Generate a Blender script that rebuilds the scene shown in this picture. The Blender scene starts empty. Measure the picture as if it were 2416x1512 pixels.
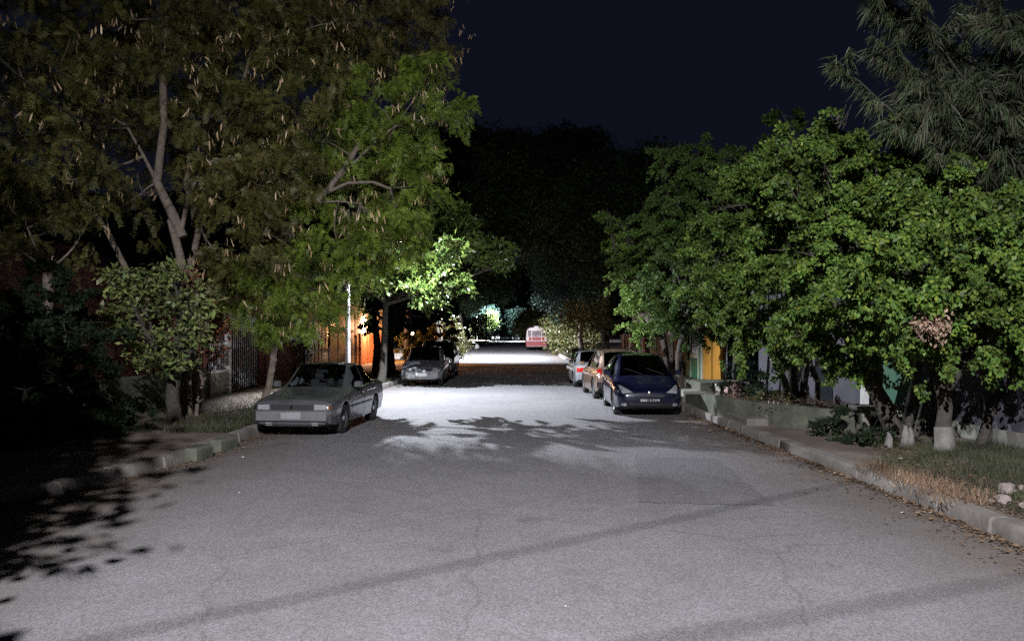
import bpy, math, random
import numpy as np
from mathutils import Vector, Matrix
from mathutils.bvhtree import BVHTree
R = math.radians
random.seed(7)
scn = bpy.context.scene
col = scn.collection

# ------------------------------------------------------------------ camera
F = 1888.0            # focal length in units of a 2416 px wide picture
CAMZ = 2.0
cd = bpy.data.cameras.new('camera'); cam = bpy.data.objects.new('camera', cd); col.objects.link(cam)
cam.location = (0, 0, CAMZ); cam.rotation_euler = (R(90), 0, 0)
cd.sensor_width = 36; cd.lens = 36 * F / 2416
cd.shift_x = 28 / 2416; cd.shift_y = 34 / 2416
cd.clip_end = 3000; cd.clip_start = 0.05
scn.camera = cam
def at(u, v, Y):      # a point of the photograph at distance Y
    return Vector(((u - 1180) / F * Y, Y, CAMZ - (v - 790) / F * Y))

# ------------------------------------------------------------------ night sky, exposure
w = bpy.data.worlds.new('World'); scn.world = w; w.use_nodes = True
bg = w.node_tree.nodes['Background']
bg.inputs[0].default_value = (0.36, 0.45, 0.92, 1); bg.inputs[1].default_value = 0.0115
scn.view_settings.view_transform = 'Standard'; scn.view_settings.look = 'None'
scn.view_settings.exposure = 0; scn.view_settings.gamma = 1
scn.cycles.use_denoising = False
scn.cycles.max_bounces = 5; scn.cycles.diffuse_bounces = 3; scn.cycles.glossy_bounces = 3
scn.cycles.transmission_bounces = 4; scn.cycles.transparent_max_bounces = 6
scn.cycles.sample_clamp_indirect = 2.0
# lamp powers, tuned here
LAMP_A = dict(loc=(-1.0, -4.0, 9.0), aim=(1.8, 13.0, .7), power=25000, size=92, blend=1.0)
LAMP_B_W = 11000; LAMP_C_W = 42000; LAMP_D_W = 80000

# ------------------------------------------------------------------ materials
def nt(name):
    m = bpy.data.materials.new(name); m.use_nodes = True
    t = m.node_tree; b = t.nodes['Principled BSDF']
    return m, t, b
def mat(name, c, rough=.6, metal=0, c2=None, scale=4, bump=0, bscale=30, coat=0, spec=.5, detail=6, lo=.35, hi=.65):
    m, t, b = nt(name)
    b.inputs['Roughness'].default_value = rough; b.inputs['Metallic'].default_value = metal
    b.inputs['Specular IOR Level'].default_value = spec
    if coat: b.inputs['Coat Weight'].default_value = coat; b.inputs['Coat Roughness'].default_value = .06
    tc = t.nodes.new('ShaderNodeTexCoord')
    if c2 is None: c2 = tuple(x * .8 for x in c)
    n = t.nodes.new('ShaderNodeTexNoise'); n.inputs['Scale'].default_value = scale; n.inputs['Detail'].default_value = detail
    n.inputs['Roughness'].default_value = .65
    t.links.new(tc.outputs['Object'], n.inputs['Vector'])
    r = t.nodes.new('ShaderNodeValToRGB'); r.color_ramp.elements[0].position = lo; r.color_ramp.elements[1].position = hi
    r.color_ramp.elements[0].color = (*c, 1); r.color_ramp.elements[1].color = (*c2, 1)
    t.links.new(n.outputs['Fac'], r.inputs['Fac']); t.links.new(r.outputs['Color'], b.inputs['Base Color'])
    if bump:
        n2 = t.nodes.new('ShaderNodeTexNoise'); n2.inputs['Scale'].default_value = bscale; n2.inputs['Detail'].default_value = 5
        t.links.new(tc.outputs['Object'], n2.inputs['Vector'])
        bp = t.nodes.new('ShaderNodeBump'); bp.inputs['Strength'].default_value = bump; bp.inputs['Distance'].default_value = .02
        t.links.new(n2.outputs['Fac'], bp.inputs['Height']); t.links.new(bp.outputs['Normal'], b.inputs['Normal'])
    return m
def leafmat(name, cols, rough=.38, trans=.25, spec=.5):
    m, t, b = nt(name)
    g = t.nodes.new('ShaderNodeNewGeometry'); r = t.nodes.new('ShaderNodeValToRGB')
    e = r.color_ramp.elements; n = len(cols)
    while len(e) < n: e.new(.5)
    for i, c in enumerate(cols): e[i].position = i / (n - 1) if n > 1 else 0; e[i].color = (*c, 1)
    t.links.new(g.outputs['Random Per Island'], r.inputs['Fac'])
    # clumps of slightly different tone
    tc = t.nodes.new('ShaderNodeTexCoord'); nz = t.nodes.new('ShaderNodeTexNoise'); nz.inputs['Scale'].default_value = 1.1
    t.links.new(tc.outputs['Object'], nz.inputs['Vector'])
    hsv = t.nodes.new('ShaderNodeHueSaturation'); mr = t.nodes.new('ShaderNodeMapRange')
    mr.inputs[1].default_value = .3; mr.inputs[2].default_value = .7; mr.inputs[3].default_value = .5; mr.inputs[4].default_value = 1.6
    t.links.new(nz.outputs['Fac'], mr.inputs[0]); t.links.new(mr.outputs[0], hsv.inputs['Value'])
    t.links.new(r.outputs['Color'], hsv.inputs['Color']); t.links.new(hsv.outputs['Color'], b.inputs['Base Color'])
    b.inputs['Roughness'].default_value = rough; b.inputs['Specular IOR Level'].default_value = spec
    tr = t.nodes.new('ShaderNodeBsdfTranslucent'); mx = t.nodes.new('ShaderNodeMixShader'); mx.inputs[0].default_value = trans
    t.links.new(hsv.outputs['Color'], tr.inputs['Color'])
    t.links.new(b.outputs[0], mx.inputs[1]); t.links.new(tr.outputs[0], mx.inputs[2])
    t.links.new(mx.outputs[0], t.nodes['Material Output'].inputs['Surface'])
    return m
def emis(name, c, s):
    m, t, b = nt(name); b.inputs['Base Color'].default_value = (*c, 1)
    b.inputs['Emission Color'].default_value = (*c, 1); b.inputs['Emission Strength'].default_value = s
    return m
def glassmat(name, tint, rough=.03):
    m, t, b = nt(name); t.nodes.remove(b)
    gl = t.nodes.new('ShaderNodeBsdfGlossy'); gl.inputs['Roughness'].default_value = rough
    tr = t.nodes.new('ShaderNodeBsdfTransparent'); tr.inputs['Color'].default_value = (*tint, 1)
    fr = t.nodes.new('ShaderNodeFresnel'); fr.inputs['IOR'].default_value = 1.5
    mx = t.nodes.new('ShaderNodeMixShader')
    t.links.new(fr.outputs[0], mx.inputs[0]); t.links.new(tr.outputs[0], mx.inputs[1]); t.links.new(gl.outputs[0], mx.inputs[2])
    t.links.new(mx.outputs[0], t.nodes['Material Output'].inputs['Surface'])
    return m

M = {}
M['bark'] = mat('bark', (.10, .075, .055), .9, c2=(.19, .16, .13), scale=9, bump=1, bscale=25)
M['bark_pale'] = mat('bark_pale', (.22, .18, .15), .9, c2=(.38, .33, .28), scale=7, bump=.8, bscale=22)
M['bark_dark'] = mat('bark_dark', (.035, .03, .024), .95, c2=(.07, .06, .05), scale=9, bump=1)
M['whitewash'] = mat('whitewash', (.20, .19, .18), .85, c2=(.12, .11, .10), scale=6, bump=.6, bscale=20)
M['ficus'] = leafmat('ficus_leaf', [(.032, .06, .012), (.062, .115, .018), (.105, .165, .024), (.058, .12, .03), (.16, .20, .028)], .55, .2, .3)
M['ficus_dull'] = leafmat('ficus_leaf_dull', [(.02, .045, .010), (.04, .08, .016), (.07, .11, .02)], .6, .2, .25)
M['leucaena'] = leafmat('feather_leaf', [(.065, .07, .018), (.11, .105, .024), (.07, .09, .02), (.17, .12, .04)], .55, .3)
M['leucaena_green'] = leafmat('feather_leaf_green', [(.085, .14, .018), (.14, .21, .024), (.20, .23, .038)], .5, .3)
M['pod'] = leafmat('seed_pod', [(.30, .20, .10), (.45, .34, .20), (.38, .24, .12), (.55, .45, .30)], .5, .15)
M['casuarina'] = leafmat('needle_leaf', [(.028, .055, .022), (.05, .07, .028), (.075, .062, .042), (.04, .07, .025)], .6, .2)
M['almond'] = leafmat('broad_leaf', [(.045, .085, .02), (.08, .13, .03), (.13, .17, .035), (.06, .09, .035)], .35, .35)
M['plumeria'] = leafmat('oval_leaf', [(.10, .15, .05), (.16, .21, .06), (.21, .24, .08), (.15, .14, .08)], .5, .25)
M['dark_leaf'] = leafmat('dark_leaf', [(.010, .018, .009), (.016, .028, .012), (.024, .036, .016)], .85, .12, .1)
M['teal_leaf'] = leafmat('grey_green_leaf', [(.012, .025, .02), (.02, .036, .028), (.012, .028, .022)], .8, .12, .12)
M['hedge'] = leafmat('hedge_leaf', [(.06, .07, .02), (.10, .08, .025), (.05, .08, .02)], .5, .25)
M['red_leaf'] = leafmat('red_leaf', [(.16, .04, .02), (.20, .07, .03), (.10, .07, .03)], .5, .3)
M['dry_leaf'] = leafmat('dry_leaf', [(.12, .07, .035), (.18, .11, .065), (.08, .05, .03), (.26, .20, .14)], .8, .1)
M['grass'] = leafmat('grass_blade', [(.022, .034, .012), (.034, .045, .017), (.06, .052, .028), (.026, .04, .012)], .6, .25)
M['concrete'] = mat('concrete', (.24, .225, .20), .9, c2=(.13, .135, .115), scale=3, bump=.5, bscale=18)
M['kerb'] = mat('kerb_concrete', (.19, .175, .16), .9, c2=(.10, .09, .078), scale=2.2, bump=.6, bscale=14)
M['moss'] = mat('mossy_concrete', (.11, .115, .085), .92, c2=(.045, .052, .035), scale=2.5, bump=.7, bscale=14)
M['dirt'] = mat('dirt', (.15, .115, .09), .95, c2=(.085, .065, .05), scale=1.6, bump=1, bscale=8)
M['soil'] = mat('soil', (.09, .07, .05), .95, c2=(.05, .04, .03), scale=3, bump=1, bscale=8)
M['tyre'] = mat('tyre_rubber', (.018, .018, .019), .8)
M['steel'] = mat('wheel_steel', (.45, .45, .47), .35, .85)
M['well'] = mat('wheel_well', (.01, .01, .01), .95)
M['chrome'] = mat('chrome', (.75, .75, .76), .12, 1)
M['black'] = mat('black_plastic', (.018, .018, .02), .5)
M['seat'] = mat('seat_fabric', (.05, .05, .055), .9)
M['glass'] = glassmat('car_glass', (.55, .60, .62))
M['glass_dark'] = glassmat('car_glass_tinted', (.10, .11, .12))
M['lens'] = mat('headlight_lens', (.55, .56, .58), .12, .5, coat=1)
M['amber'] = mat('indicator_lens', (.12, .05, .015), .3, coat=.5)
M['red'] = mat('tail_lens', (.45, .012, .008), .15, coat=1)
M['plate'] = mat('number_plate', (.75, .76, .78), .4)
M['plate_txt'] = mat('plate_ink', (.03, .035, .08), .5)
M['silver'] = mat('silver_paint', (.11, .115, .125), .34, .35, c2=(.06, .064, .072), scale=2, coat=.5)
M['blue'] = mat('dark_blue_paint', (.005, .006, .026), .25, .2, coat=1)
M['silver3'] = mat('silver_compact_paint', (.15, .15, .16), .35, .3, c2=(.11, .11, .12), coat=.7)
M['grey_paint'] = mat('grey_bumper_paint', (.16, .155, .16), .45, .2)
M['bronze'] = mat('bronze_paint', (.20, .135, .10), .33, .4, coat=.8)
M['silver2'] = mat('pale_grey_paint', (.30, .31, .32), .35, .4, coat=.8)
M['blackpaint'] = mat('black_paint', (.010, .009, .010), .16, 0, coat=0)
M['bus_white'] = mat('bus_cream_paint', (.62, .50, .50), .45, c2=(.52, .42, .42), coat=.2)
M['bus_red'] = mat('bus_red_paint', (.30, .016, .02), .4, c2=(.2, .012, .016), coat=.3)
M['bus_glass'] = mat('bus_window', (.20, .15, .16), .15, coat=1)
M['white_metal'] = mat('white_painted_metal', (.62, .62, .66), .5, c2=(.5, .5, .53))
M['grey_metal'] = mat('grey_metal', (.30, .30, .32), .5, .3)
M['pole'] = mat('pole_paint', (.6, .58, .57), .7, c2=(.42, .40, .38), scale=5, bump=.3)
M['red_wall'] = mat('red_brown_wall', (.13, .045, .032), .8, c2=(.09, .033, .025), scale=2, bump=.2)
M['brown_wall'] = mat('brown_panel', (.26, .16, .12), .7, c2=(.20, .12, .09), scale=2)
M['orange_wall'] = mat('terracotta_wall', (.42, .15, .07), .8, c2=(.34, .11, .05), scale=2, bump=.2)
M['cream'] = mat('cream_render', (.5, .42, .34), .85, c2=(.42, .35, .28), bump=.2)
M['green'] = mat('green_wall_paint', (.02, .22, .10), .6, c2=(.016, .18, .085), scale=2)
M['palegreen'] = mat('pale_green_paint', (.04, .14, .08), .75, c2=(.03, .10, .06), scale=2)
M['yellow'] = mat('ochre_wall_paint', (.46, .23, .03), .7, c2=(.38, .18, .025), scale=2)
M['lilac'] = mat('lilac_render', (.085, .08, .10), .85, c2=(.055, .05, .066), scale=1.5, bump=.2)
M['trim'] = mat('pale_trim', (.55, .60, .50), .6)
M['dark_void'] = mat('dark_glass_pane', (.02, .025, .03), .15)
M['pane'] = mat('window_pane', (.5, .6, .66), .3)
M['tile'] = mat('roof_tile', (.24, .07, .05), .85, c2=(.16, .05, .035), scale=6, bump=.5)
M['pinkcol'] = mat('pink_plaster', (.42, .28, .25), .85, c2=(.34, .22, .2), scale=4, bump=.3)
M['stone'] = mat('pale_stone', (.27, .22, .205), .9, c2=(.17, .14, .125), scale=5, bump=.8, bscale=12)
M['paper'] = mat('paper', (.75, .73, .68), .8)
M['lamp_on'] = emis('lamp_lens_lit', (.85, .92, 1.0), 60)
M['lamp_far'] = emis('far_lamp_lens_lit', (.88, .95, 1.0), 40)
M['warm_on'] = emis('warm_bulb_lit', (1.0, .55, .25), 25)
M['headlight_on'] = emis('headlight_lit', (1, 1, .95), 14)
M['cloth'] = mat('plastic_bag', (.75, .75, .72), .5)

def asphalt(name, base, dark, light, patchy=.5):
    m, t, b = nt(name); b.inputs['Roughness'].default_value = .8; b.inputs['Specular IOR Level'].default_value = .35
    tc = t.nodes.new('ShaderNodeTexCoord')
    def noise(s, d=4, r=.6):
        n = t.nodes.new('ShaderNodeTexNoise'); n.inputs['Scale'].default_value = s; n.inputs['Detail'].default_value = d
        n.inputs['Roughness'].default_value = r; t.links.new(tc.outputs['Object'], n.inputs['Vector']); return n
    def ramp(src, p0, c0, p1, c1):
        r = t.nodes.new('ShaderNodeValToRGB'); e = r.color_ramp.elements
        e[0].position, e[1].position = p0, p1; e[0].color = (*c0, 1); e[1].color = (*c1, 1)
        t.links.new(src, r.inputs['Fac']); return r
    def mix(kind, f, a, bb):
        x = t.nodes.new('ShaderNodeMix'); x.data_type = 'RGBA'; x.blend_type = kind; x.inputs[0].default_value = f
        t.links.new(a, x.inputs[6]); t.links.new(bb, x.inputs[7]); return x
    big = ramp(noise(.35, 5).outputs['Fac'], .35, dark, .65, base)
    mid = ramp(noise(2.2, 6, .7).outputs['Fac'], .3, (.78, .76, .74), .7, (1.12, 1.12, 1.13))
    x = mix('MULTIPLY', patchy, big.outputs[0], mid.outputs[0])
    # aggregate: pale and dark stones
    vo = t.nodes.new('ShaderNodeTexVoronoi'); vo.inputs['Scale'].default_value = 60
    t.links.new(tc.outputs['Object'], vo.inputs['Vector'])
    rr = ramp(vo.outputs['Color'], .25, (.72, .72, .72), .8, (1.28, 1.27, 1.25))
    x = mix('MULTIPLY', .75, x.outputs[2], rr.outputs[0])
    g = ramp(noise(120, 2).outputs['Fac'], .36, (.68, .68, .68), .64, (1.26, 1.26, 1.26))
    x = mix('MULTIPLY', .8, x.outputs[2], g.outputs[0])
    # cracks
    wv = noise(1.4, 3); mp = t.nodes.new('ShaderNodeVectorMath'); mp.operation = 'SCALE'; mp.inputs['Scale'].default_value = .35
    t.links.new(wv.outputs['Color'], mp.inputs[0])
    ad = t.nodes.new('ShaderNodeVectorMath'); t.links.new(tc.outputs['Object'], ad.inputs[0]); t.links.new(mp.outputs[0], ad.inputs[1])
    v2 = t.nodes.new('ShaderNodeTexVoronoi'); v2.feature = 'DISTANCE_TO_EDGE'; v2.inputs['Scale'].default_value = .33
    t.links.new(ad.outputs[0], v2.inputs['Vector'])
    cr = ramp(v2.outputs['Distance'], .001, (.72, .71, .70), .005, (1, 1, 1))
    x = mix('MULTIPLY', .8, x.outputs[2], cr.outputs[0])
    # dirt washed towards the kerbs
    sp = t.nodes.new('ShaderNodeSeparateXYZ'); t.links.new(tc.outputs['Object'], sp.inputs[0])
    ab = t.nodes.new('ShaderNodeMath'); ab.operation = 'ABSOLUTE'; t.links.new(sp.outputs[0], ab.inputs[0])
    mr = t.nodes.new('ShaderNodeMapRange'); mr.inputs[1].default_value = 2.6; mr.inputs[2].default_value = 4.9; t.links.new(ab.outputs[0], mr.inputs[0])
    ns = noise(1.1, 6, .7); mu = t.nodes.new('ShaderNodeMath'); mu.operation = 'MULTIPLY'; t.links.new(mr.outputs[0], mu.inputs[0]); t.links.new(ns.outputs['Fac'], mu.inputs[1])
    dr = ramp(mu.outputs[0], .12, (0, 0, 0), .55, (1, 1, 1))
    dx = t.nodes.new('ShaderNodeMix'); dx.data_type = 'RGBA'; t.links.new(dr.outputs[0], dx.inputs[0]); t.links.new(x.outputs[2], dx.inputs[6]); dx.inputs[7].default_value = (.115, .092, .074, 1)
    # oil drips and old stains
    st = ramp(noise(.9, 2, .5).outputs['Fac'], .66, (1, 1, 1), .74, (.62, .61, .62))
    x = mix('MULTIPLY', .8, dx.outputs[2], st.outputs[0])
    pl = ramp(noise(.55, 3, .5).outputs['Fac'], .25, (1.18, 1.18, 1.2), .36, (1, 1, 1))
    x = mix('MULTIPLY', .8, x.outputs[2], pl.outputs[0])
    t.links.new(x.outputs[2], b.inputs['Base Color'])
    bp = t.nodes.new('ShaderNodeBump'); bp.inputs['Strength'].default_value = .55; bp.inputs['Distance'].default_value = .012
    t.links.new(g.outputs[0], bp.inputs['Height']); t.links.new(bp.outputs[0], b.inputs['Normal'])
    return m
M['asphalt'] = asphalt('asphalt', (.20, .195, .205), (.165, .16, .168), None)
M['asphalt_patch'] = asphalt('asphalt_patch', (.158, .153, .164), (.14, .135, .144), None)

# ------------------------------------------------------------------ mesh helpers
def tag(o, label=None, cat=None, group=None, kind=None):
    if label: o['label'] = label
    if cat: o['category'] = cat
    if group: o['group'] = group
    if kind: o['kind'] = kind
    return o
def empty(name, loc=(0, 0, 0), rz=0):
    o = bpy.data.objects.new(name, None); col.objects.link(o); o.location = loc; o.rotation_euler = (0, 0, rz)
    o.empty_display_size = .2
    return o
class MB:
    def __init__(s): s.v = []; s.f = []; s.m = []; s.mi = 0
    def add(s, vs, fs):
        n = len(s.v); s.v += [tuple(p) for p in vs]
        for f in fs: s.f.append(tuple(i + n for i in f)); s.m.append(s.mi)
        return s
    def box(s, x0, x1, y0, y1, z0, z1, b=0):
        if b:
            return s.bbox(x0, x1, y0, y1, z0, z1, b)
        vs = [(x, y, z) for z in (z0, z1) for y in (y0, y1) for x in (x0, x1)]
        return s.add(vs, [(0, 2, 3, 1), (4, 5, 7, 6), (0, 1, 5, 4), (2, 6, 7, 3), (0, 4, 6, 2), (1, 3, 7, 5)])
    def bbox(s, x0, x1, y0, y1, z0, z1, b):
        # box with bevelled vertical and top edges
        def ring(i, z): return [(x0 + i + b, y0 + i, z), (x1 - i - b, y0 + i, z), (x1 - i, y0 + i + b, z), (x1 - i, y1 - i - b, z),
                                (x1 - i - b, y1 - i, z), (x0 + i + b, y1 - i, z), (x0 + i, y1 - i - b, z), (x0 + i, y0 + i + b, z)]
        rs = [ring(0, z0), ring(0, z1 - b), ring(b, z1)]
        vs = sum(rs, []); fs = [tuple(range(7, -1, -1)), tuple(range(16, 24))]
        for k in range(2):
            for i in range(8): fs.append((k * 8 + i, k * 8 + (i + 1) % 8, k * 8 + 8 + (i + 1) % 8, k * 8 + 8 + i))
        return s.add(vs, fs)
    def tube(s, pts, rad, n=8, cap=True, wob=0):
        pts = [Vector(p) for p in pts]
        if not hasattr(rad, '__len__'): rad = [rad] * len(pts)
        vs = []; up = Vector((.13, .21, 1)).normalized()
        for i, p in enumerate(pts):
            d = (pts[min(i + 1, len(pts) - 1)] - pts[max(i - 1, 0)]).normalized()
            a = d.cross(up)
            if a.length < .1: a = d.cross(Vector((1, 0, 0)))
            a.normalize(); b = d.cross(a).normalized()
            for k in range(n):
                th = 2 * math.pi * k / n; r = rad[i] * (1 + (random.uniform(-wob, wob) if wob else 0))
                vs.append(p + a * math.cos(th) * r + b * math.sin(th) * r)
        fs = [(i * n + k, i * n + (k + 1) % n, (i + 1) * n + (k + 1) % n, (i + 1) * n + k) for i in range(len(pts) - 1) for k in range(n)]
        if cap: fs += [tuple(range(n - 1, -1, -1)), tuple(range((len(pts) - 1) * n, len(pts) * n))]
        return s.add(vs, fs)
    def lathe(s, prof, c=(0, 0, 0), axis='z', n=20):
        vs = []
        for (r, h) in prof:
            for k in range(n):
                a = 2 * math.pi * k / n
                p = (r * math.cos(a), r * math.sin(a), h)
                if axis == 'x': p = (h, r * math.cos(a), r * math.sin(a))
                if axis == 'y': p = (r * math.sin(a), h, r * math.cos(a))
                vs.append((p[0] + c[0], p[1] + c[1], p[2] + c[2]))
        m = len(prof)
        fs = [(i * n + k, i * n + (k + 1) % n, (i + 1) * n + (k + 1) % n, (i + 1) * n + k) for i in range(m - 1) for k in range(n)]
        fs += [tuple(range(n - 1, -1, -1)), tuple(range((m - 1) * n, m * n))]
        return s.add(vs, fs)
    def build(s, name, mats, parent=None, smooth=0, recalc=True):
        me = bpy.data.meshes.new(name); me.from_pydata(s.v, [], s.f)
        if not isinstance(mats, (list, tuple)): mats = [mats]
        for m in mats: me.materials.append(m)
        me.polygons.foreach_set('material_index', s.m)
        if recalc:
            import bmesh
            bm = bmesh.new(); bm.from_mesh(me); bmesh.ops.recalc_face_normals(bm, faces=bm.faces); bm.to_mesh(me); bm.free()
        if smooth:
            me.polygons.foreach_set('use_smooth', [True] * len(me.polygons)); me.set_sharp_from_angle(angle=R(smooth))
        me.update()
        o = bpy.data.objects.new(name, me); col.objects.link(o)
        if parent: o.parent = parent
        return o
def npmesh(name, V, quads, m, parent=None):
    me = bpy.data.meshes.new(name); nv = len(V); nf = len(quads); k = quads.shape[1]
    me.vertices.add(nv); me.vertices.foreach_set('co', V.astype(np.float32).ravel())
    me.loops.add(nf * k); me.loops.foreach_set('vertex_index', quads.astype(np.int32).ravel())
    me.polygons.add(nf); me.polygons.foreach_set('loop_start', np.arange(nf, dtype=np.int32) * k)
    me.polygons.foreach_set('loop_total', np.full(nf, k, dtype=np.int32))
    me.materials.append(m); me.update(calc_edges=True)
    o = bpy.data.objects.new(name, me); col.objects.link(o)
    if parent: o.parent = parent
    return o
def copy_tree(o, parent=None):
    c = o.copy(); col.objects.link(c)
    if parent: c.parent = parent
    for ch in [x for x in o.children]: copy_tree(ch, c)
    return c

# ------------------------------------------------------------------ ground heights and road edges
def gz(y):
    return float(np.interp(y, [-100, 50, 92, 130, 180, 320, 700], [0, 0, .22, .5, .92, 2.05, 3]))
def kr(y): return float(np.interp(y, [-40, -10, 0, 7.4, 10.6, 18, 51, 70, 92, 150, 320, 700], [14, 7.2, 5.5, 4.9, 4.92, 4.82, 4.7, 5.2, 6.2, 7.6, 10, 20]))
def kl(y): return float(np.interp(y, [-40, 0, 7, 10, 12.2, 15, 20, 32, 74, 92, 150, 320, 700], [-22, -12, -7.2, -5.5, -5.0, -4.9, -4.75, -4.15, -3.7, -3.3, -2.2, 0, 8]))
YS = sorted(set(list(np.arange(-40, 60, 1.0)) + list(np.arange(60, 330, 5.0)) + [400, 500, 650]))
def strip(name, fa, fb, za, m, n=1, kind='structure'):
    b = MB(); vs = []
    for y in YS:
        a, c = fa(y), fb(y)
        for i in range(n + 1): vs.append((a + (c - a) * i / n, y, gz(y) + za))
    k = n + 1
    fs = [(j * k + i, j * k + i + 1, (j + 1) * k + i + 1, (j + 1) * k + i) for j in range(len(YS) - 1) for i in range(n)]
    b.add(vs, fs); o = b.build(name, m); tag(o, kind=kind); return o
strip('ground', lambda y: -400, lambda y: 400, -.03, M['dirt'], 8)
strip('road', lambda y: kl(y) - .05, lambda y: kr(y) + .05, 0, M['asphalt'], 6)
KH = .17
def kerb(name, f, s):
    b = MB(); Z = random.Random(3)
    vs = []; prof = [(0, -.02), (.012, KH * .8), (.035, KH), (.20, KH + .004), (.20, -.02)]
    YK = sorted(list(YS) + [y + .04 for y in YS if y < 60] + [y + .02 for y in YS if y < 60])
    for y in YK:
        jt = y < 60 and abs((y + .5) % 1 - .52) < .004
        jx = Z.uniform(-.02, .02) if y < 60 else 0; jz = Z.uniform(-.012, .012) if y < 60 else 0
        for (dx, z) in prof: vs.append((f(y) + s * (dx + (.025 if jt and dx < .1 else 0)) + jx * .5, y, gz(y) + z + ((jz * .6 - (.03 if jt else 0)) if z > 0 else 0)))
    k = len(prof)
    b.add(vs, [(j * k + i, j * k + i + 1, (j + 1) * k + i + 1, (j + 1) * k + i) for j in range(len(YK) - 1) for i in range(k - 1)])
    tag(b.build(name, M['kerb'], smooth=35), kind='structure')
kerb('kerb_right', kr, 1); kerb('kerb_left', kl, -1)
strip('pavement_right', lambda y: kr(y) + .195, lambda y: max(9, kr(y) + 6), KH - .012, M['dirt'], 3)
strip('pavement_left', lambda y: min(-12, kl(y) - 6), lambda y: kl(y) - .195, KH - .012, M['dirt'], 3)
# paved walk in front of the left houses
b = MB(); b.box(-8.5, -6.0, 36, 58, KH - .011, KH + .004); tag(b.build('footpath', M['concrete']), kind='structure')
# repaired piece of road
pq = [at(1500, 1078, 1), at(1690, 1082, 1), at(1830, 1192, 1), at(1508, 1186, 1)]
pp = []
for p in pq:
    k = CAMZ / (CAMZ - p.z); pp.append((p.x * k, p.y * k, .005))
b = MB()
n = 14; vs = []
rg = random.Random(4)
for i in range(4):
    a, c = pp[i], pp[(i + 1) % 4]
    for k in range(n):
        f = k / n; vs.append((a[0] + (c[0] - a[0]) * f + rg.uniform(-.03, .03), a[1] + (c[1] - a[1]) * f + rg.uniform(-.04, .04), .005))
b.add(vs, [tuple(range(len(vs)))]); tag(b.build('road_patch', M['asphalt_patch']), kind='structure')
# hills far behind
b = MB(); vs = []; fs = []
NX = 90
for j, (yy, hh) in enumerate([(420, 0), (520, .5), (640, .92), (760, 1.0)]):
    for i in range(NX + 1):
        x = -900 + 1800 * i / NX
        top = 138 + 12 * math.sin(x * .008 + 1) + 7 * math.sin(x * .027) + 3 * math.sin(x * .09)
        vs.append((x, yy, 2 + top * hh))
for j in range(3):
    for i in range(NX): a = j * (NX + 1) + i; fs.append((a, a + 1, a + NX + 2, a + NX + 1))
b.add(vs, fs); M['hill'] = mat('wooded_hill', (.02, .028, .014), .95, c2=(.04, .045, .025), scale=.1)
tag(b.build('hills', M['hill'], smooth=60), kind='structure')

# ------------------------------------------------------------------ foliage
def nrm(a): return a / np.maximum(np.linalg.norm(a, axis=1, keepdims=True), 1e-9)
def twigs(rng, blobs, n, shell, clump=None):
    c = np.array([b[:3] for b in blobs]); r = np.array([b[3] for b in blobs]); q = np.array([b[4] if len(b) > 4 else .8 for b in blobs])
    p = r ** 2; idx = rng.choice(len(blobs), n, p=p / p.sum())
    d = nrm(rng.normal(size=(n, 3)))
    rad = shell + (1.08 - shell) * rng.random(n) ** .7
    # lumpy outline
    rad *= 1 + .14 * np.sin(d[:, 0] * 5 + idx) * np.cos(d[:, 2] * 6 + idx * 2)
    off = d * (rad * r[idx])[:, None]; off[:, 2] *= q[idx]
    P = c[idx] + off
    if clump:
        k, sg = clump[:2]; nc = max(6, n // k); pick = rng.integers(0, nc, n); wt = rng.random(nc) ** .6
        pick = np.where(rng.random(n) < wt[pick], pick, rng.integers(0, nc, n))
        d = d[:nc][pick]; P = P[:nc][pick] + rng.normal(size=(n, 3)) * np.array([sg, sg, sg * .45])
        if len(clump) > 2:      # arching shoots with hanging tips
            ln = clump[2] * (.6 + .8 * rng.random(nc))[pick][:, None]; t = rng.random(n)[:, None]
            o = d + rng.normal(size=(nc, 3))[pick] * .45; o[:, 2] = o[:, 2] * .45 + .3; o = nrm(o)
            P = P + o * ln * (t - .35) + np.array([0, 0, -1.]) * ln * .6 * t * t
    return P, d
def leafset(rng, ctr, base_dir, size, aspect, droop, spread, per, fold=.25, flat=0):
    n = len(ctr) * per
    c = np.repeat(ctr, per, 0) + rng.normal(size=(n, 3)) * spread
    bd = np.repeat(base_dir, per, 0)
    d = nrm(bd * .5 + rng.normal(size=(n, 3)) * .75 * np.array([1, 1, 1 - flat]) + np.array([0, 0, -droop]))
    u = rng.normal(size=(n, 3)) * (1 - flat) + np.array([0, 0, .6 + flat * 2])
    s = nrm(np.cross(d, u)); nn = np.cross(s, d)
    L = size * rng.uniform(.65, 1.25, n)[:, None]; W = L * aspect * .5
    a = c; t = c + d * L; m = c + d * L * .45
    l = m + s * W - nn * W * fold; r = m - s * W - nn * W * fold
    V = np.stack([a, l, t, r], 1).reshape(-1, 3)
    Q = np.arange(n * 4).reshape(-1, 4)
    return V, Q
def crown_leaves(name, blobs, n_twigs, per, size, aspect, m, parent, droop=.4, spread=.08, shell=.55, seed=1, flat=0, fold=.25, clump=None):
    rng = np.random.default_rng(seed)
    c, d = twigs(rng, blobs, n_twigs, shell, clump)
    V, Q = leafset(rng, c, d, size, aspect, droop, spread, per, fold, flat)
    return npmesh(name, V, Q, m, parent)
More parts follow.
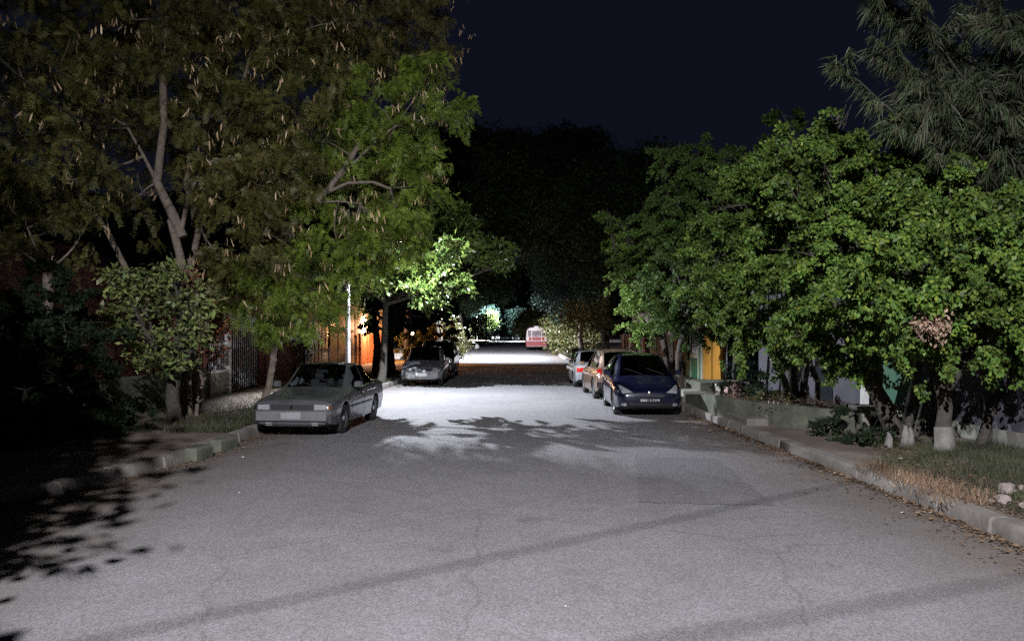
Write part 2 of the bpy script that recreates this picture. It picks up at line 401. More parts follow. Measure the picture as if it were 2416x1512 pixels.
def crown_fronds(name, blobs, n, m, parent, seed=1, L=.22, pin=.075, wid=.016, pairs=8, droop=.35, shell=.4, clump=(34, .13, .5)):
    rng = np.random.default_rng(seed)
    c, d = twigs(rng, blobs, n, shell, clump)
    d = nrm(d * .5 + rng.normal(size=(n, 3)) * .6 + np.array([0, 0, -droop]))
    s = nrm(np.cross(d, rng.normal(size=(n, 3)) * .6 + np.array([0, 0, 1]))); nn = np.cross(s, d)
    Vs = []
    for k in range(pairs):
        f = (k + .6) / pairs
        base = c + d * L * f + np.array([0, 0, -.06]) * f * f
        ln = pin * (1 - .5 * abs(f - .45)) * rng.uniform(.8, 1.2, n)
        for sg in (-1, 1):
            pd = nrm(s * sg + d * .35 + nn * rng.uniform(-.3, .3, n)[:, None] + np.array([0, 0, -.25]))
            w2 = d * wid * .5
            tip = base + pd * ln[:, None]
            Vs.append(np.stack([base - w2, base + w2, tip + w2 * .6, tip - w2 * .6], 1))
    V = np.concatenate(Vs, 1).reshape(-1, 3)
    return npmesh(name, V, np.arange(len(V)).reshape(-1, 4), m, parent)
def pods(name, blobs, n, parent, seed=3, ln=.21, wd=.032):
    rng = np.random.default_rng(seed)
    nc = n // 3; c, d = twigs(rng, blobs, nc, .75)
    c = np.repeat(c, 3, 0) + rng.normal(size=(nc * 3, 3)) * np.array([.07, .07, .05]); n = len(c)
    ax = nrm(rng.normal(size=(n, 3)) * .3 + np.array([0, 0, -1]))
    s = nrm(np.cross(ax, rng.normal(size=(n, 3)))); L = (ln * rng.uniform(.6, 1.3, n))[:, None]; W = wd * .5
    bend = np.cross(s, ax) * .012
    V = np.stack([c, c + ax * L * .35 + s * W + bend, c + ax * L * .75 + s * W + bend, c + ax * L, c + ax * L * .75 - s * W + bend, c + ax * L * .35 - s * W + bend], 1).reshape(-1, 3)
    return npmesh(name, V, np.arange(n * 6).reshape(-1, 6), M['pod'], parent)
def bend(a, c, rnd, k=5, sag=.12):
    a, c = Vector(a), Vector(c); L = (c - a).length; out = []
    o1 = Vector((rnd.uniform(-1, 1), rnd.uniform(-1, 1), rnd.uniform(-.3, .6))) * L * sag
    for i in range(k + 1):
        f = i / k; out.append(a.lerp(c, f) + o1 * math.sin(f * math.pi) + Vector((rnd.uniform(-1, 1), rnd.uniform(-1, 1), rnd.uniform(-1, 1))) * L * .015)
    return out
def trunk(name, paths, m, parent, n=9):
    b = MB()
    for pts, r in paths: b.tube(pts, r, n, wob=.07)
    return b.build(name, m, parent, smooth=60)
def P3(lst): return [(*at(b[0], b[1], b[2]), b[3], *(b[4:])) for b in lst]
def limbs(b, starts, blobs, rnd, r0=.1, sub=5):
    for bl in blobs:
        c = Vector(bl[:3]); s = min(starts, key=lambda q: (q - c).length + rnd.uniform(0, .5))
        pts = bend(s, c, rnd); n = len(pts)
        b.tube(pts, [r0 * (1 - .75 * i / (n - 1)) for i in range(n)], 7, wob=.05)
        for k in range(sub):
            d = Vector((rnd.uniform(-1, 1), rnd.uniform(-1, 1), rnd.uniform(-.5, 1))).normalized() * bl[3] * rnd.uniform(.6, .95)
            st = pts[rnd.randint(n // 2, n - 1)]
            p2 = bend(st, c + d, rnd, 4, .1)
            b.tube(p2, [r0 * .28 * (1 - .7 * i / 4) for i in range(5)], 5)
def tree(name, label, cat, base, fork, blobs, kind, seed, dens=1, tr=.14, bark='bark', leafm=None, group=None, size=None, extra_trunks=(), sub=5, white=False):
    """a tree: trunk with limbs, and a crown of leaves"""
    rnd = random.Random(seed); root = empty(name, base); tag(root, label, cat, group)
    B = Vector(base); Fk = Vector(fork)
    def rel(p): return Vector(p) - B
    bl = [(*rel(b_[:3]), *b_[3:]) for b_ in blobs]
    mb = MB(); f = rel(fork)
    pts = bend((0, 0, -.1), f, rnd, 6, .06)
    mb.tube(pts, [tr * (1.25 if i == 0 else 1 - .3 * i / 6) for i in range(7)], 10, wob=.06)
    for e, er in extra_trunks:
        e = [rel(p) for p in e]
        mb.tube(e, [er * (1 - .4 * i / (len(e) - 1)) for i in range(len(e))], 8, wob=.08)
    anchors = [f] + [rel(p) for e, er in extra_trunks for p in map(Vector, e[1:]) if rel(p).z > f.z - .8]
    limbs(mb, anchors, bl, rnd, tr * (.4 if kind != 'feather' else .24), sub)
    mb.build('trunk', M[bark], root, smooth=60)
    if white:
        wb = MB(); q = Vector(pts[0]).lerp(Vector(pts[1]), .0)
        wb.tube([(0, 0, -.02), (0, 0, .15), Vector((0, 0, .38)) + Vector((pts[1].x, pts[1].y, 0)) * .5], [tr * 1.32, tr * 1.2, tr * 1.1], 12)
        wb.build('whitewash_band', M['whitewash'], root, smooth=60)
    area = sum(b_[3] ** 2 for b_ in bl)
    if kind == 'ficus':
        crown_leaves('crown', bl, int(area * 520 * dens), 9, size or .085, .62, M[leafm or 'ficus'], root, .75, .035, .5, seed, clump=(22, .045, .55))
    elif kind == 'feather':
        crown_fronds('crown', bl, int(area * 640 * dens), M[leafm or 'leucaena'], root, seed)
        pods('seed_pods', bl, int(area * 42 * dens), root, seed + 50)['kind'] = 'stuff'
    elif kind == 'broad':
        crown_leaves('crown', bl, int(area * 110 * dens), 7, size or .2, .5, M[leafm or 'almond'], root, .3, .09, .4, seed, clump=(10, .12))
    elif kind == 'far':
        crown_leaves('crown', bl, int(area * 60 * dens), 9, size or .3, .7, M[leafm or 'dark_leaf'], root, .3, .3, .4, seed)
    elif kind == 'oval':
        crown_leaves('crown', bl, int(area * 75 * dens), 8, size or .2, .5, M[leafm or 'plumeria'], root, .1, .06, .3, seed, flat=.35)
    return root

# ---- right: row of clipped ficus
R1 = P3([(2120, 640, 11.8, .85), (2260, 560, 12, 1.0), (2400, 640, 12, 1.0), (2200, 720, 11.6, .7), (2360, 740, 11.8, .7), (2250, 450, 13, .9), (2540, 700, 12, 1.1), (2520, 500, 12.5, 1.1), (2150, 800, 12.2, .4), (2400, 820, 12.2, .45), (2240, 820, 12.4, .4), (2320, 830, 12.3, .42), (2090, 830, 12.6, .3), (2470, 830, 12.2, .5)])
r1 = tree('ficus_tree', 'clipped ficus with white painted trunk base, nearest on the right verge', 'tree', (7.0, 12.6, KH), (7.1, 12.8, 2.3), R1, 'ficus', 11, 1.7, .125, 'bark_dark', group='ficus trees along the right kerb', white=True,
     extra_trunks=[([(7.05, 12.6, 1.2), at(2290, 830, 12.9), at(2350, 700, 13)], .09), ([(7.9, 13.2, .1), at(2340, 960, 13.4), at(2400, 840, 13.4)], .09), ([(8.3, 13.6, .1), at(2330, 900, 13.4), at(2280, 800, 13.2)], .07)])
wp = at(2195, 770, 11.1) - Vector((7.0, 12.6, KH))
crown_leaves('withered_leaves', [(wp.x, wp.y, wp.z, .2), (wp.x + .12, wp.y, wp.z + .1, .12)], 60, 5, .085, .5, leafmat('withered_leaf', [(.22, .14, .10), (.32, .22, .16)], .8, .2), r1, .9, .05, .4, 90)
R2 = P3([(1950, 430, 15, 1.0), (2060, 380, 15, 1.0), (1955, 300, 15.5, .45), (1985, 262, 15.5, .22), (1900, 560, 14.5, 1.0), (2030, 560, 14.2, 1.1), (1900, 680, 14.5, .8), (2010, 710, 14, .75), (2130, 480, 14.5, 1.0), (2150, 330, 15.5, .7), (1850, 340, 15, .3), (2060, 820, 14.2, .42), (1900, 790, 14.5, .4), (1970, 810, 14.4, .45), (1850, 780, 14.8, .35), (2010, 840, 14.6, .35)])
tree('ficus_tree', 'tallest clipped ficus on the right with a dark leaning trunk', 'tree', (7.0, 14.0, KH), (6.3, 14.4, 2.1), R2, 'ficus', 12, 1.7, .15, 'bark_dark', group='ficus trees along the right kerb',
     extra_trunks=[([(7.0, 14.0, .1), (6.85, 14.1, .7), at(2060, 900, 14.2), at(1990, 780, 14.3)], .13), ([(7.1, 14.1, .1), at(2160, 900, 14.2), at(2180, 760, 14.2)], .10), ([(7.4, 14.3, .1), at(2200, 880, 14.3), at(2240, 760, 14.2)], .06)])
R3 = P3([(1760, 480, 18.5, 1.1), (1840, 560, 18, 1.1), (1730, 590, 18, 1.0), (1800, 690, 17.5, .9), (1715, 710, 18, .7), (1850, 430, 19, 1.0), (1690, 640, 18, .6), (1850, 790, 17.5, .45), (1760, 400, 19, .6), (1740, 780, 18, .45), (1790, 790, 17.8, .45), (1710, 760, 18.4, .4), (1880, 820, 17.6, .4)])
tree('ficus_tree', 'clipped ficus with several dark trunks behind the low concrete planter', 'tree', (7.0, 18.8, KH), (6.9, 18.8, 2.2), R3, 'ficus', 13, 1.7, .14, 'bark_dark', group='ficus trees along the right kerb',
     extra_trunks=[([(6.9, 18.8, .1), at(1850, 900, 18.6), at(1800, 790, 18.4)], .11), ([(7.1, 18.9, .1), at(1900, 880, 18.6), at(1930, 760, 18.4)], .10), ([(7.2, 18.2, .1), at(1930, 900, 18), at(1880, 800, 18)], .07)])
R4 = P3([(1620, 400, 24, 1.0), (1700, 420, 24, 1.2), (1600, 520, 23.5, 1.2), (1600, 640, 23, 1.1), (1660, 690, 23, .9), (1560, 730, 23.5, .5), (1660, 560, 23, 1.2), (1580, 350, 24, .5), (1650, 360, 24.3, .6)])
tree('ficus_tree', 'clipped ficus hanging above the roof of the dark blue hatchback', 'tree', (5.75, 25.6, KH), (5.9, 25.2, 2.5), R4 + P3([(1650, 760, 23.6, .4), (1590, 750, 23.6, .45), (1690, 770, 23.4, .4)]), 'ficus', 14, 1.7, .14, 'bark_dark', leafm='ficus_dull', group='ficus trees along the right kerb',
     extra_trunks=[([(7.1, 24.4, .1), at(1735, 850, 24.2), at(1735, 740, 24)], .09)])
R5 = P3([(1510, 580, 29, .9), (1500, 660, 28, .9), (1520, 740, 28, .9), (1440, 505, 28, .28), (1470, 540, 28, .42), (1490, 600, 28, .5), (1475, 680, 28, .35), (1545, 500, 29, .7)])
tree('ficus_tree', 'farthest clipped ficus on the right with one sprig arching over the road', 'tree', (6.0, 29.5, KH), (5.8, 29.3, 2.6), R5, 'ficus', 15, 1.8, .13, 'bark_dark', group='ficus trees along the right kerb')
tree('background_tree', 'tree rising dim behind the clipped ficus row against the night sky', 'tree', (10.5, 26, 0), (10.3, 26, 5), P3([(1830, 330, 26, 1.1), (1790, 380, 26, 1.2), (1850, 270, 26, .6), (1900, 400, 26, 1.5), (2000, 450, 26, 1.6)]), 'ficus', 16, .45, .16, 'bark_dark', leafm='ficus_dull', size=.12)

# ---- casuarina at upper right
def casuarina():
    root = empty('casuarina_tree', (10.2, 14.6, 0)); tag(root, 'feathery casuarina with drooping needles, upper right corner above the ficus', 'tree')
    B = Vector((10.2, 14.6, 0)); rnd = random.Random(5); rng = np.random.default_rng(5)
    mb = MB(); mb.tube([Vector((0, 0, -.1)), Vector((.1, 0, 4)), Vector((-.1, .1, 8)), Vector((.2, 0, 13.5))], [.22, .18, .14, .05], 10, wob=.05)
    C = []; D = []
    ends = [(2070, 90), (1965, 155), (2080, 20), (2040, -20), (2120, 160), (2100, 240), (2150, 300), (2160, 390), (2230, 430), (2180, 200), (2240, 120), (2300, 200), (2330, 330), (2400, 380), (2250, 330), (2420, 250), (2330, 60), (2450, 480), (2300, 420), (2130, -60), (2250, -100), (2400, 560), (2380, 480), (2200, 60), (2350, -20), (2280, 260), (2380, 160), (2180, 330), (2300, 500), (2430, 60), (2120, 60), (2200, 250)]
    for (u, v) in ends:
        Y = rnd.uniform(12.6, 14.2); e = at(u, v, Y) - B
        s = Vector((0, 0, max(3, e.z * .8 - .8 + rnd.uniform(-.4, .4))))
        pts = bend(s, e, rnd, 8, .08); mb.tube(pts, [.036 * (1 - .85 * i / 8) for i in range(9)], 6)
        for k in range(16):
            i = rnd.uniform(1.5, 8); p = pts[int(i)].lerp(pts[min(8, int(i) + 1)], i % 1)
            main = (pts[8] - pts[0]).normalized()
            d = (main * .8 + Vector((rnd.uniform(-1, 1), rnd.uniform(-1, 1), rnd.uniform(-.7, .3)))).normalized() * rnd.uniform(.25, .7)
            mb.tube([p, p + d * .5, p + d + Vector((0, 0, -.08))], [.012, .008, .004], 4, cap=False)
            for q in range(75):
                f = rnd.random(); C.append(p + d * f); D.append(d.normalized() * .7)
        tipd = (pts[8] - pts[6]).normalized()
        for q in range(160): C.append(pts[6].lerp(pts[8], rnd.random() * 1.03)); D.append(tipd * .9)
    mb.build('trunk', M['bark_dark'], root, smooth=60)
    C = np.array([tuple(c) for c in C]); D = np.array([tuple(c) for c in D]); n = len(C)
    C += rng.normal(size=(n, 3)) * .015
    d = nrm(D + rng.normal(size=(n, 3)) * .3 + np.array([0, 0, -.8]))
    s = nrm(np.cross(d, rng.normal(size=(n, 3)))) * .0075; L = rng.uniform(.12, .36, n)[:, None]
    m = C + d * L * .5; t = C + d * L + np.array([0, 0, -.035])
    V = np.stack([C - s, C + s, m + s, t, m - s], 1).reshape(-1, 3)
    npmesh('crown', V, np.arange(n * 5).reshape(-1, 5), M['casuarina'], root)
casuarina()

# ---- left: feathery pod trees
LB = P3([(560, 420, 19, 1.2), (640, 560, 19, 1.0), (520, 620, 19, .7), (650, 380, 19.5, 1.1), (560, 260, 19.5, 1.3), (700, 200, 20, 1.4), (480, 120, 20, 1.3), (620, 60, 20.5, 1.5), (760, 60, 21, 1.4)])
tree('pod_tree', 'feathery tree with straight pale trunk beside the small broad leaved tree, hung with pods', 'tree', (-7.65, 20.2, KH), at(462, 470, 20.2), LB, 'feather', 21, 1.0, .17, 'bark', group='feathery trees hung with seed pods on the left',
     extra_trunks=[([at(462, 480, 20.2), at(490, 440, 20), at(500, 380, 20)], .10), ([at(455, 490, 20.2), at(440, 440, 20), at(450, 300, 20), at(560, 240, 20), at(600, 100, 20)], .07)])
LC = P3([(380, 60, 19, 1.3), (300, 200, 19, 1.3), (200, 300, 18.5, 1.2), (330, 460, 18.5, .6), (430, 120, 19, 1.0), (120, 180, 18, 1.4), (250, 40, 19, 1.6), (420, -30, 19, 1.6), (220, 430, 18.5, .8)])
tree('pod_tree', 'feathery tree with a crooked leaning trunk forking over the dark garden', 'tree', (-7.35, 18.6, KH), at(405, 520, 18.6), LC, 'feather', 22, .75, .13, 'bark', group='feathery trees hung with seed pods on the left',
     extra_trunks=[([at(430, 560, 18.6), at(405, 500, 18.6), at(370, 430, 18.6), at(385, 300, 18.7), at(385, 160, 18.8), at(395, 40, 19)], .12), ([at(370, 430, 18.6), at(340, 370, 18.6), at(300, 300, 18.6)], .05),
                    ([at(425, 560, 18.6), at(445, 460, 18.6), at(470, 410, 18.6)], .06)])
LD = P3([(800, 590, 20, 1.0), (700, 650, 19.5, .9), (900, 560, 21, .9), (830, 420, 21, .7), (980, 400, 21, .9), (1010, 440, 21, .5), (900, 340, 21, .9), (760, 330, 20.5, 1.0), (650, 700, 20, .7), (730, 730, 20, .6), (620, 620, 20, .9), (860, 230, 21, 1.1), (980, 280, 21.5, .8), (1060, 250, 22, .6), (1000, 180, 22, .8), (720, 460, 20.5, .7), (560, 700, 20, .5), (640, 760, 20.5, .4), (920, 480, 21, .7), (930, 530, 20.5, .8), (935, 490, 20.3, .6), (930, 500, 21.5, .5), (915, 480, 22, .5), (960, 580, 21, .6), (840, 520, 20, .7), (850, 640, 20, .5), (800, 700, 20, .5), (840, 600, 19.8, .6)])
tree('pod_tree', 'feathery tree with a forked pale limb reaching over the silver sedan', 'tree', (-6.1, 20.6, KH), at(640, 640, 20.6), LD, 'feather', 23, 1.15, .09, 'bark', group='feathery trees hung with seed pods on the left', leafm='leucaena_green',
     extra_trunks=[([at(655, 640, 20.6), at(690, 530, 20.4), at(745, 478, 20.3), at(780, 440, 20.3), at(830, 370, 20.3), at(850, 335, 20.3)], .10),
                    ([at(770, 455, 20.3), at(820, 432, 20.3), at(880, 430, 20.3), at(920, 445, 20.4)], .05), ([at(790, 430, 20.3), at(870, 350, 20.5), at(930, 300, 20.6)], .035),
                    ([at(745, 478, 20.3), at(800, 475, 20.2), at(850, 480, 20.2)], .03)])
LE = P3([(60, 120, 15, 1.3), (60, 330, 15, 1.2), (-60, 250, 15, 1.5), (150, 420, 15.5, .8), (60, 520, 15.5, .8), (-100, 500, 15, 1.2), (200, 540, 16, .5)])
tree('pod_tree', 'dim feathery tree in deep shade at the left edge of the road corner', 'tree', (-9.6, 16.2, KH), at(110, 640, 16), LE, 'feather', 24, .7, .14, 'bark', group='feathery trees hung with seed pods on the left',
     extra_trunks=[([at(300, 640, 17.5), at(250, 540, 17.3), at(180, 450, 17)], .07)])
LF = P3([(900, 60, 24, 1.7), (960, 130, 24, 1.3), (820, 140, 24, 1.5), (1040, 100, 25, .9), (700, 30, 24, 1.7), (900, -60, 24, 2.2), (540, 0, 24, 2), (380, 300, 24, 1.8), (180, 100, 23, 2.2), (700, 350, 25, 1.9), (480, 300, 25, 2), (850, 360, 26, 1.8)])
tree('pod_tree', 'tall feathery tree filling the upper left sky behind the forked limb', 'tree', (-9.6, 25.8, 0), at(640, 470, 25.4), LF, 'feather', 25, .8, .17, 'bark_dark', group='feathery trees hung with seed pods on the left')
# small broad leaved tree
SB = P3([(330, 680, 16.5, .55, .5), (400, 640, 16.8, .5, .45), (440, 720, 16.6, .6, .6), (300, 740, 16.4, .5, .45), (350, 800, 16.5, .55, .6), (430, 800, 16.6, .5, .6), (470, 770, 16.6, .35), (400, 860, 16.2, .45, .4), (340, 850, 16.3, .35, .4), (280, 650, 16.6, .35, .4), (480, 700, 16.8, .35)])
tree('plumeria_tree', 'small broad leaved tree with flat olive leaf clusters in front of the low wall', 'tree', (-6.75, 16.8, KH), at(410, 880, 16.7), SB, 'oval', 31, 2.3, .16, 'bark_dark', size=.15, sub=7)
tree('red_shrub', 'rust red leaved shrub just behind the small broad leaved tree', 'shrub', (-6.9, 18.2, KH), at(480, 900, 18.2), P3([(500, 770, 18.2, .4), (480, 700, 18.2, .35), (460, 660, 18.2, .35), (510, 830, 18.2, .2)]), 'oval', 32, 1.8, .05, 'bark', leafm='red_leaf', size=.13)

# ---- middle left: broad leaved tree round the street lamp, dark ficus beyond
TN = P3([(870, 610, 23.2, .55), (935, 600, 23.0, .6), (1000, 600, 23.0, .55), (1060, 590, 23.2, .5), (820, 640, 22.8, .5), (900, 560, 23, .6), (980, 550, 23, .5)])
tree('almond_tree', 'young broad leaved tree behind the silver sedan, its leaves glowing in front of the lamp', 'tree', (-5.5, 22.2, KH), (-5.2, 22.4, 2.6), TN, 'broad', 36, .95, .06, 'bark_dark', sub=2, size=.24)
TA = P3([(960, 640, 29, .9), (1040, 620, 29, 1.0), (1100, 570, 29.5, 1), (1160, 600, 29.5, .7), (1205, 595, 29.5, .4), (1228, 608, 29.5, .2), (1060, 520, 30, 1.1), (900, 660, 28.8, .8), (1000, 690, 28.6, .8), (1080, 680, 28.8, .6), (850, 620, 28, .9)])
tree('almond_tree', 'broad leaved tree glowing bright green around the street lamp by the white pole', 'tree', (-4.55, 30.6, KH), (-4.3, 30.0, 3.2), TA, 'broad', 33, 2.2, .15, 'bark_dark')
TB = P3([(930, 700, 37, 1.6), (1000, 660, 37, 1.7), (1050, 700, 37, 1.1), (1060, 600, 38, 1.6), (910, 760, 36.6, .6), (1130, 640, 38, 1.3), (1190, 600, 39, .8), (890, 740, 36.5, .7), (1085, 760, 38.5, .6)])
tree('shade_tree', 'dark dense tree with clustered trunks on the verge behind the black car', 'tree', (-5.4, 37.5, KH), (-5.2, 37.5, 3), TB, 'ficus', 34, .5, .3, 'bark_dark', leafm='teal_leaf', size=.15,
     extra_trunks=[([(-5.0, 37.2, .1), (-5.1, 37.2, 1.5), (-4.8, 37.2, 3.2)], .18), ([(-5.8, 37.2, .1), (-5.7, 37.2, 1.5), (-5.9, 37.2, 3.2)], .2)])
hb = P3([(980, 800, 52, 1.1), (1010, 810, 52, 1.2), (1040, 800, 52, 1.0), (960, 830, 52, .9), (1050, 770, 53, .8)])
tree('garden_shrub', 'orange lit shrub under a porch lamp behind the black car', 'shrub', (-5.0, 52.5, KH), (-5.0, 52.5, 1), hb, 'ficus', 35, .5, .06, 'bark', leafm='hedge', size=.14)
# ---- big dark trees arching over the street
def far_tree(name, label, x, y, blobs, seed, leafm='dark_leaf', dens=1, size=.3, cat='tree', group=None, tr=.25, kind='far'):
    bl = P3(blobs); zf = max(1.2, min(b_[2] for b_ in bl) - .6)
    return tree(name, label, cat, (x, y, gz(y)), (x * .98, y, zf), bl, kind, seed, dens, tr, 'bark_dark', leafm=leafm, size=size, sub=3, group=group)
G = 'dark trees arching over the far street'
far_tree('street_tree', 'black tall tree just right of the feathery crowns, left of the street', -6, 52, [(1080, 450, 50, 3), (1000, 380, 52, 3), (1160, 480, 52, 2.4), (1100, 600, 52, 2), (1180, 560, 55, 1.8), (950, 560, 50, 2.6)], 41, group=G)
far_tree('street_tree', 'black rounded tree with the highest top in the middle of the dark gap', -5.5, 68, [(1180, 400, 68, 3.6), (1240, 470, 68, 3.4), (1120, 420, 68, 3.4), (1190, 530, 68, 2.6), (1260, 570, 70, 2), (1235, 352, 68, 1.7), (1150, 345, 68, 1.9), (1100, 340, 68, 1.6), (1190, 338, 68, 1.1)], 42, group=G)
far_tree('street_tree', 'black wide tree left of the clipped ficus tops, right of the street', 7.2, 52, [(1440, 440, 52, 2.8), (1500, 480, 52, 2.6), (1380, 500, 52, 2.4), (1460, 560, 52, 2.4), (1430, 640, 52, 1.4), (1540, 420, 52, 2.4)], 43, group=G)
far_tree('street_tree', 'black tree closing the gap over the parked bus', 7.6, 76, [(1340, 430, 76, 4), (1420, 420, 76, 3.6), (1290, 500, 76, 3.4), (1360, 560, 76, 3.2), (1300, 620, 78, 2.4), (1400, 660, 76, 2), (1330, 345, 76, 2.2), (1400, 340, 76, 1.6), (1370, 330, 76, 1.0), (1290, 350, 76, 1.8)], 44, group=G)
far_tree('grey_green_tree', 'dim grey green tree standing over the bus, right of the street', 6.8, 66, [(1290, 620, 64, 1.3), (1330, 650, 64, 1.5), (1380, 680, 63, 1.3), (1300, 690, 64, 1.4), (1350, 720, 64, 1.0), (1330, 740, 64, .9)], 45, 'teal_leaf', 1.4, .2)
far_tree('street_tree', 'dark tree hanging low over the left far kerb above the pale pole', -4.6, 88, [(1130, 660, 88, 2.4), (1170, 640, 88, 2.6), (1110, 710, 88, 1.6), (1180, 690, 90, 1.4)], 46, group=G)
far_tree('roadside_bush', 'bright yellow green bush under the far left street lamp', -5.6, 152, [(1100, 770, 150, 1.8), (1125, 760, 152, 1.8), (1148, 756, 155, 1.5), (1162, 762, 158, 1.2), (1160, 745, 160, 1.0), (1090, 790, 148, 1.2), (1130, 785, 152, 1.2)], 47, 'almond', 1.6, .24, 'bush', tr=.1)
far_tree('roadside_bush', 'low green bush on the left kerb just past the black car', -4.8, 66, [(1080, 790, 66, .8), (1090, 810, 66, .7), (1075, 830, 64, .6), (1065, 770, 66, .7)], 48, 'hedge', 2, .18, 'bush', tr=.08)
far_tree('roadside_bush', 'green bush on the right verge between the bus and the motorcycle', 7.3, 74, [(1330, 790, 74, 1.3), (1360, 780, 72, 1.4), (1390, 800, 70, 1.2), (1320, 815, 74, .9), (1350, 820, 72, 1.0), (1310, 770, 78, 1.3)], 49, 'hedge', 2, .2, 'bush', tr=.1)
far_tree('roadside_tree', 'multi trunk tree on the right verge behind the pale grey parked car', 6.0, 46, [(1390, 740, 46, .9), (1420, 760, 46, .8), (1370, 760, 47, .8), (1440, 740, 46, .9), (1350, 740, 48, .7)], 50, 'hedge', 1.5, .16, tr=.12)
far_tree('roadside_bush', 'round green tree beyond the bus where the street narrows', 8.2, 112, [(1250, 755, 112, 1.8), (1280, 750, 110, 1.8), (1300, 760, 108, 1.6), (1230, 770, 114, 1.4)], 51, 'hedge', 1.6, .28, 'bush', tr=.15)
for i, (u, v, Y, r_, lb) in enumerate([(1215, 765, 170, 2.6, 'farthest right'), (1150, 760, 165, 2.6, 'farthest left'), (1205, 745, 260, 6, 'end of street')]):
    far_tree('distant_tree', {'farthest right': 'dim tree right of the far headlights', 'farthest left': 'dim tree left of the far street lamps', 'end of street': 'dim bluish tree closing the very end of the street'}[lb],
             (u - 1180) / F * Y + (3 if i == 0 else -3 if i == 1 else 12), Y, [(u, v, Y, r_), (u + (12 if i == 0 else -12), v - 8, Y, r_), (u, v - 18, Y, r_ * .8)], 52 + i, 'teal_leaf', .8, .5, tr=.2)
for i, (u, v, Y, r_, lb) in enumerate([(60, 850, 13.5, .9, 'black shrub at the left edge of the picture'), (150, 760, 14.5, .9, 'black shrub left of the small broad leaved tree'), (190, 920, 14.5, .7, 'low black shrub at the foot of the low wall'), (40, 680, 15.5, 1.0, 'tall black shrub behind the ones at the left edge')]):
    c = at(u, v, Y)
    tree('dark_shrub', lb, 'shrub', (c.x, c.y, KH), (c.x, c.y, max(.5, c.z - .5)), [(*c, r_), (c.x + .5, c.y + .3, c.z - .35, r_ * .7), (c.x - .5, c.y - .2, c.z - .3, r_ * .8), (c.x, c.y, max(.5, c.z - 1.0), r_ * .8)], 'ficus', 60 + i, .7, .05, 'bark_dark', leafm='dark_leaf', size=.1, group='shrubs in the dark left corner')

# tree just outside the left of the frame: its crown shades the left pavement
sh = [(-3.55, .8, 5.0, .95), (-3.15, .6, 5.7, .75), (-3.35, .8, 6.2, .9), (-4.0, .8, 6.0, 1.3), (-3.9, .8, 5.2, 1.2), (-4.2, .8, 4.0, 1.05), (-4.75, .8, 6.9, 1.5), (-4.2, .8, 7.5, .85), (-4.4, .8, 8.3, 1.2), (-5.6, .8, 8.4, 1.6), (-6.4, .8, 7, 2), (-4.5, .5, 5.2, 1.5), (-5.2, .5, 3.4, 1.5), (-6, .5, 6, 2), (-6.5, 1, 4, 2), (-4.7, .9, 3.0, 1.0), (-7.5, 1, 2.5, 2), (-5.6, .5, 1.8, 1.2)]
shc = [(a - .1, b_, c, r * .84) for a, b_, c, r in sh]
shade = tree('corner_tree', 'pinnate leaved tree whose crown throws the shade over the left pavement', 'tree', (-6.6, .6, 0), (-6.4, .6, 2.2), shc, 'far', 71, 11, .2, 'bark', leafm='leucaena_green', size=.13)
crown_leaves('outer_leaves', [(a - shade.location.x, b_ - shade.location.y, c, r * 1.0) for a, b_, c, r in sh], 22000, 8, .065, .45, M['dark_leaf'], shade, .4, .09, .6, 77, clump=(16, .1))
fr = MB(); rnd = random.Random(9)
for k in range(34):   # long pinnate fronds at the crown's edge
    a = Vector((rnd.uniform(-3.1, -2.55), rnd.uniform(.1, 1.2), rnd.uniform(4.6, 6.0))) - Vector(shade.location)
    if rnd.random() < .5: a.z -= .4
    d = Vector((rnd.uniform(.2, .7), rnd.uniform(-.3, .5), rnd.uniform(-.5, .1))).normalized() * rnd.uniform(.35, .75)
    s = d.normalized().cross(Vector((0, 0, 1))).normalized()
    for q in range(11):
        f = q / 10
        for sg in (-1, 1):
            p = a + d * f; e = p + s * sg * .16 * (1 - f * .6) + d * .18 + Vector((0, 0, -.04))
            wv_ = d.normalized() * .012; fr.add([p - wv_, p + wv_, e], [(0, 1, 2)])
fr.build('frond_fringe', M['dark_leaf'], shade, recalc=False)['kind'] = 'stuff'

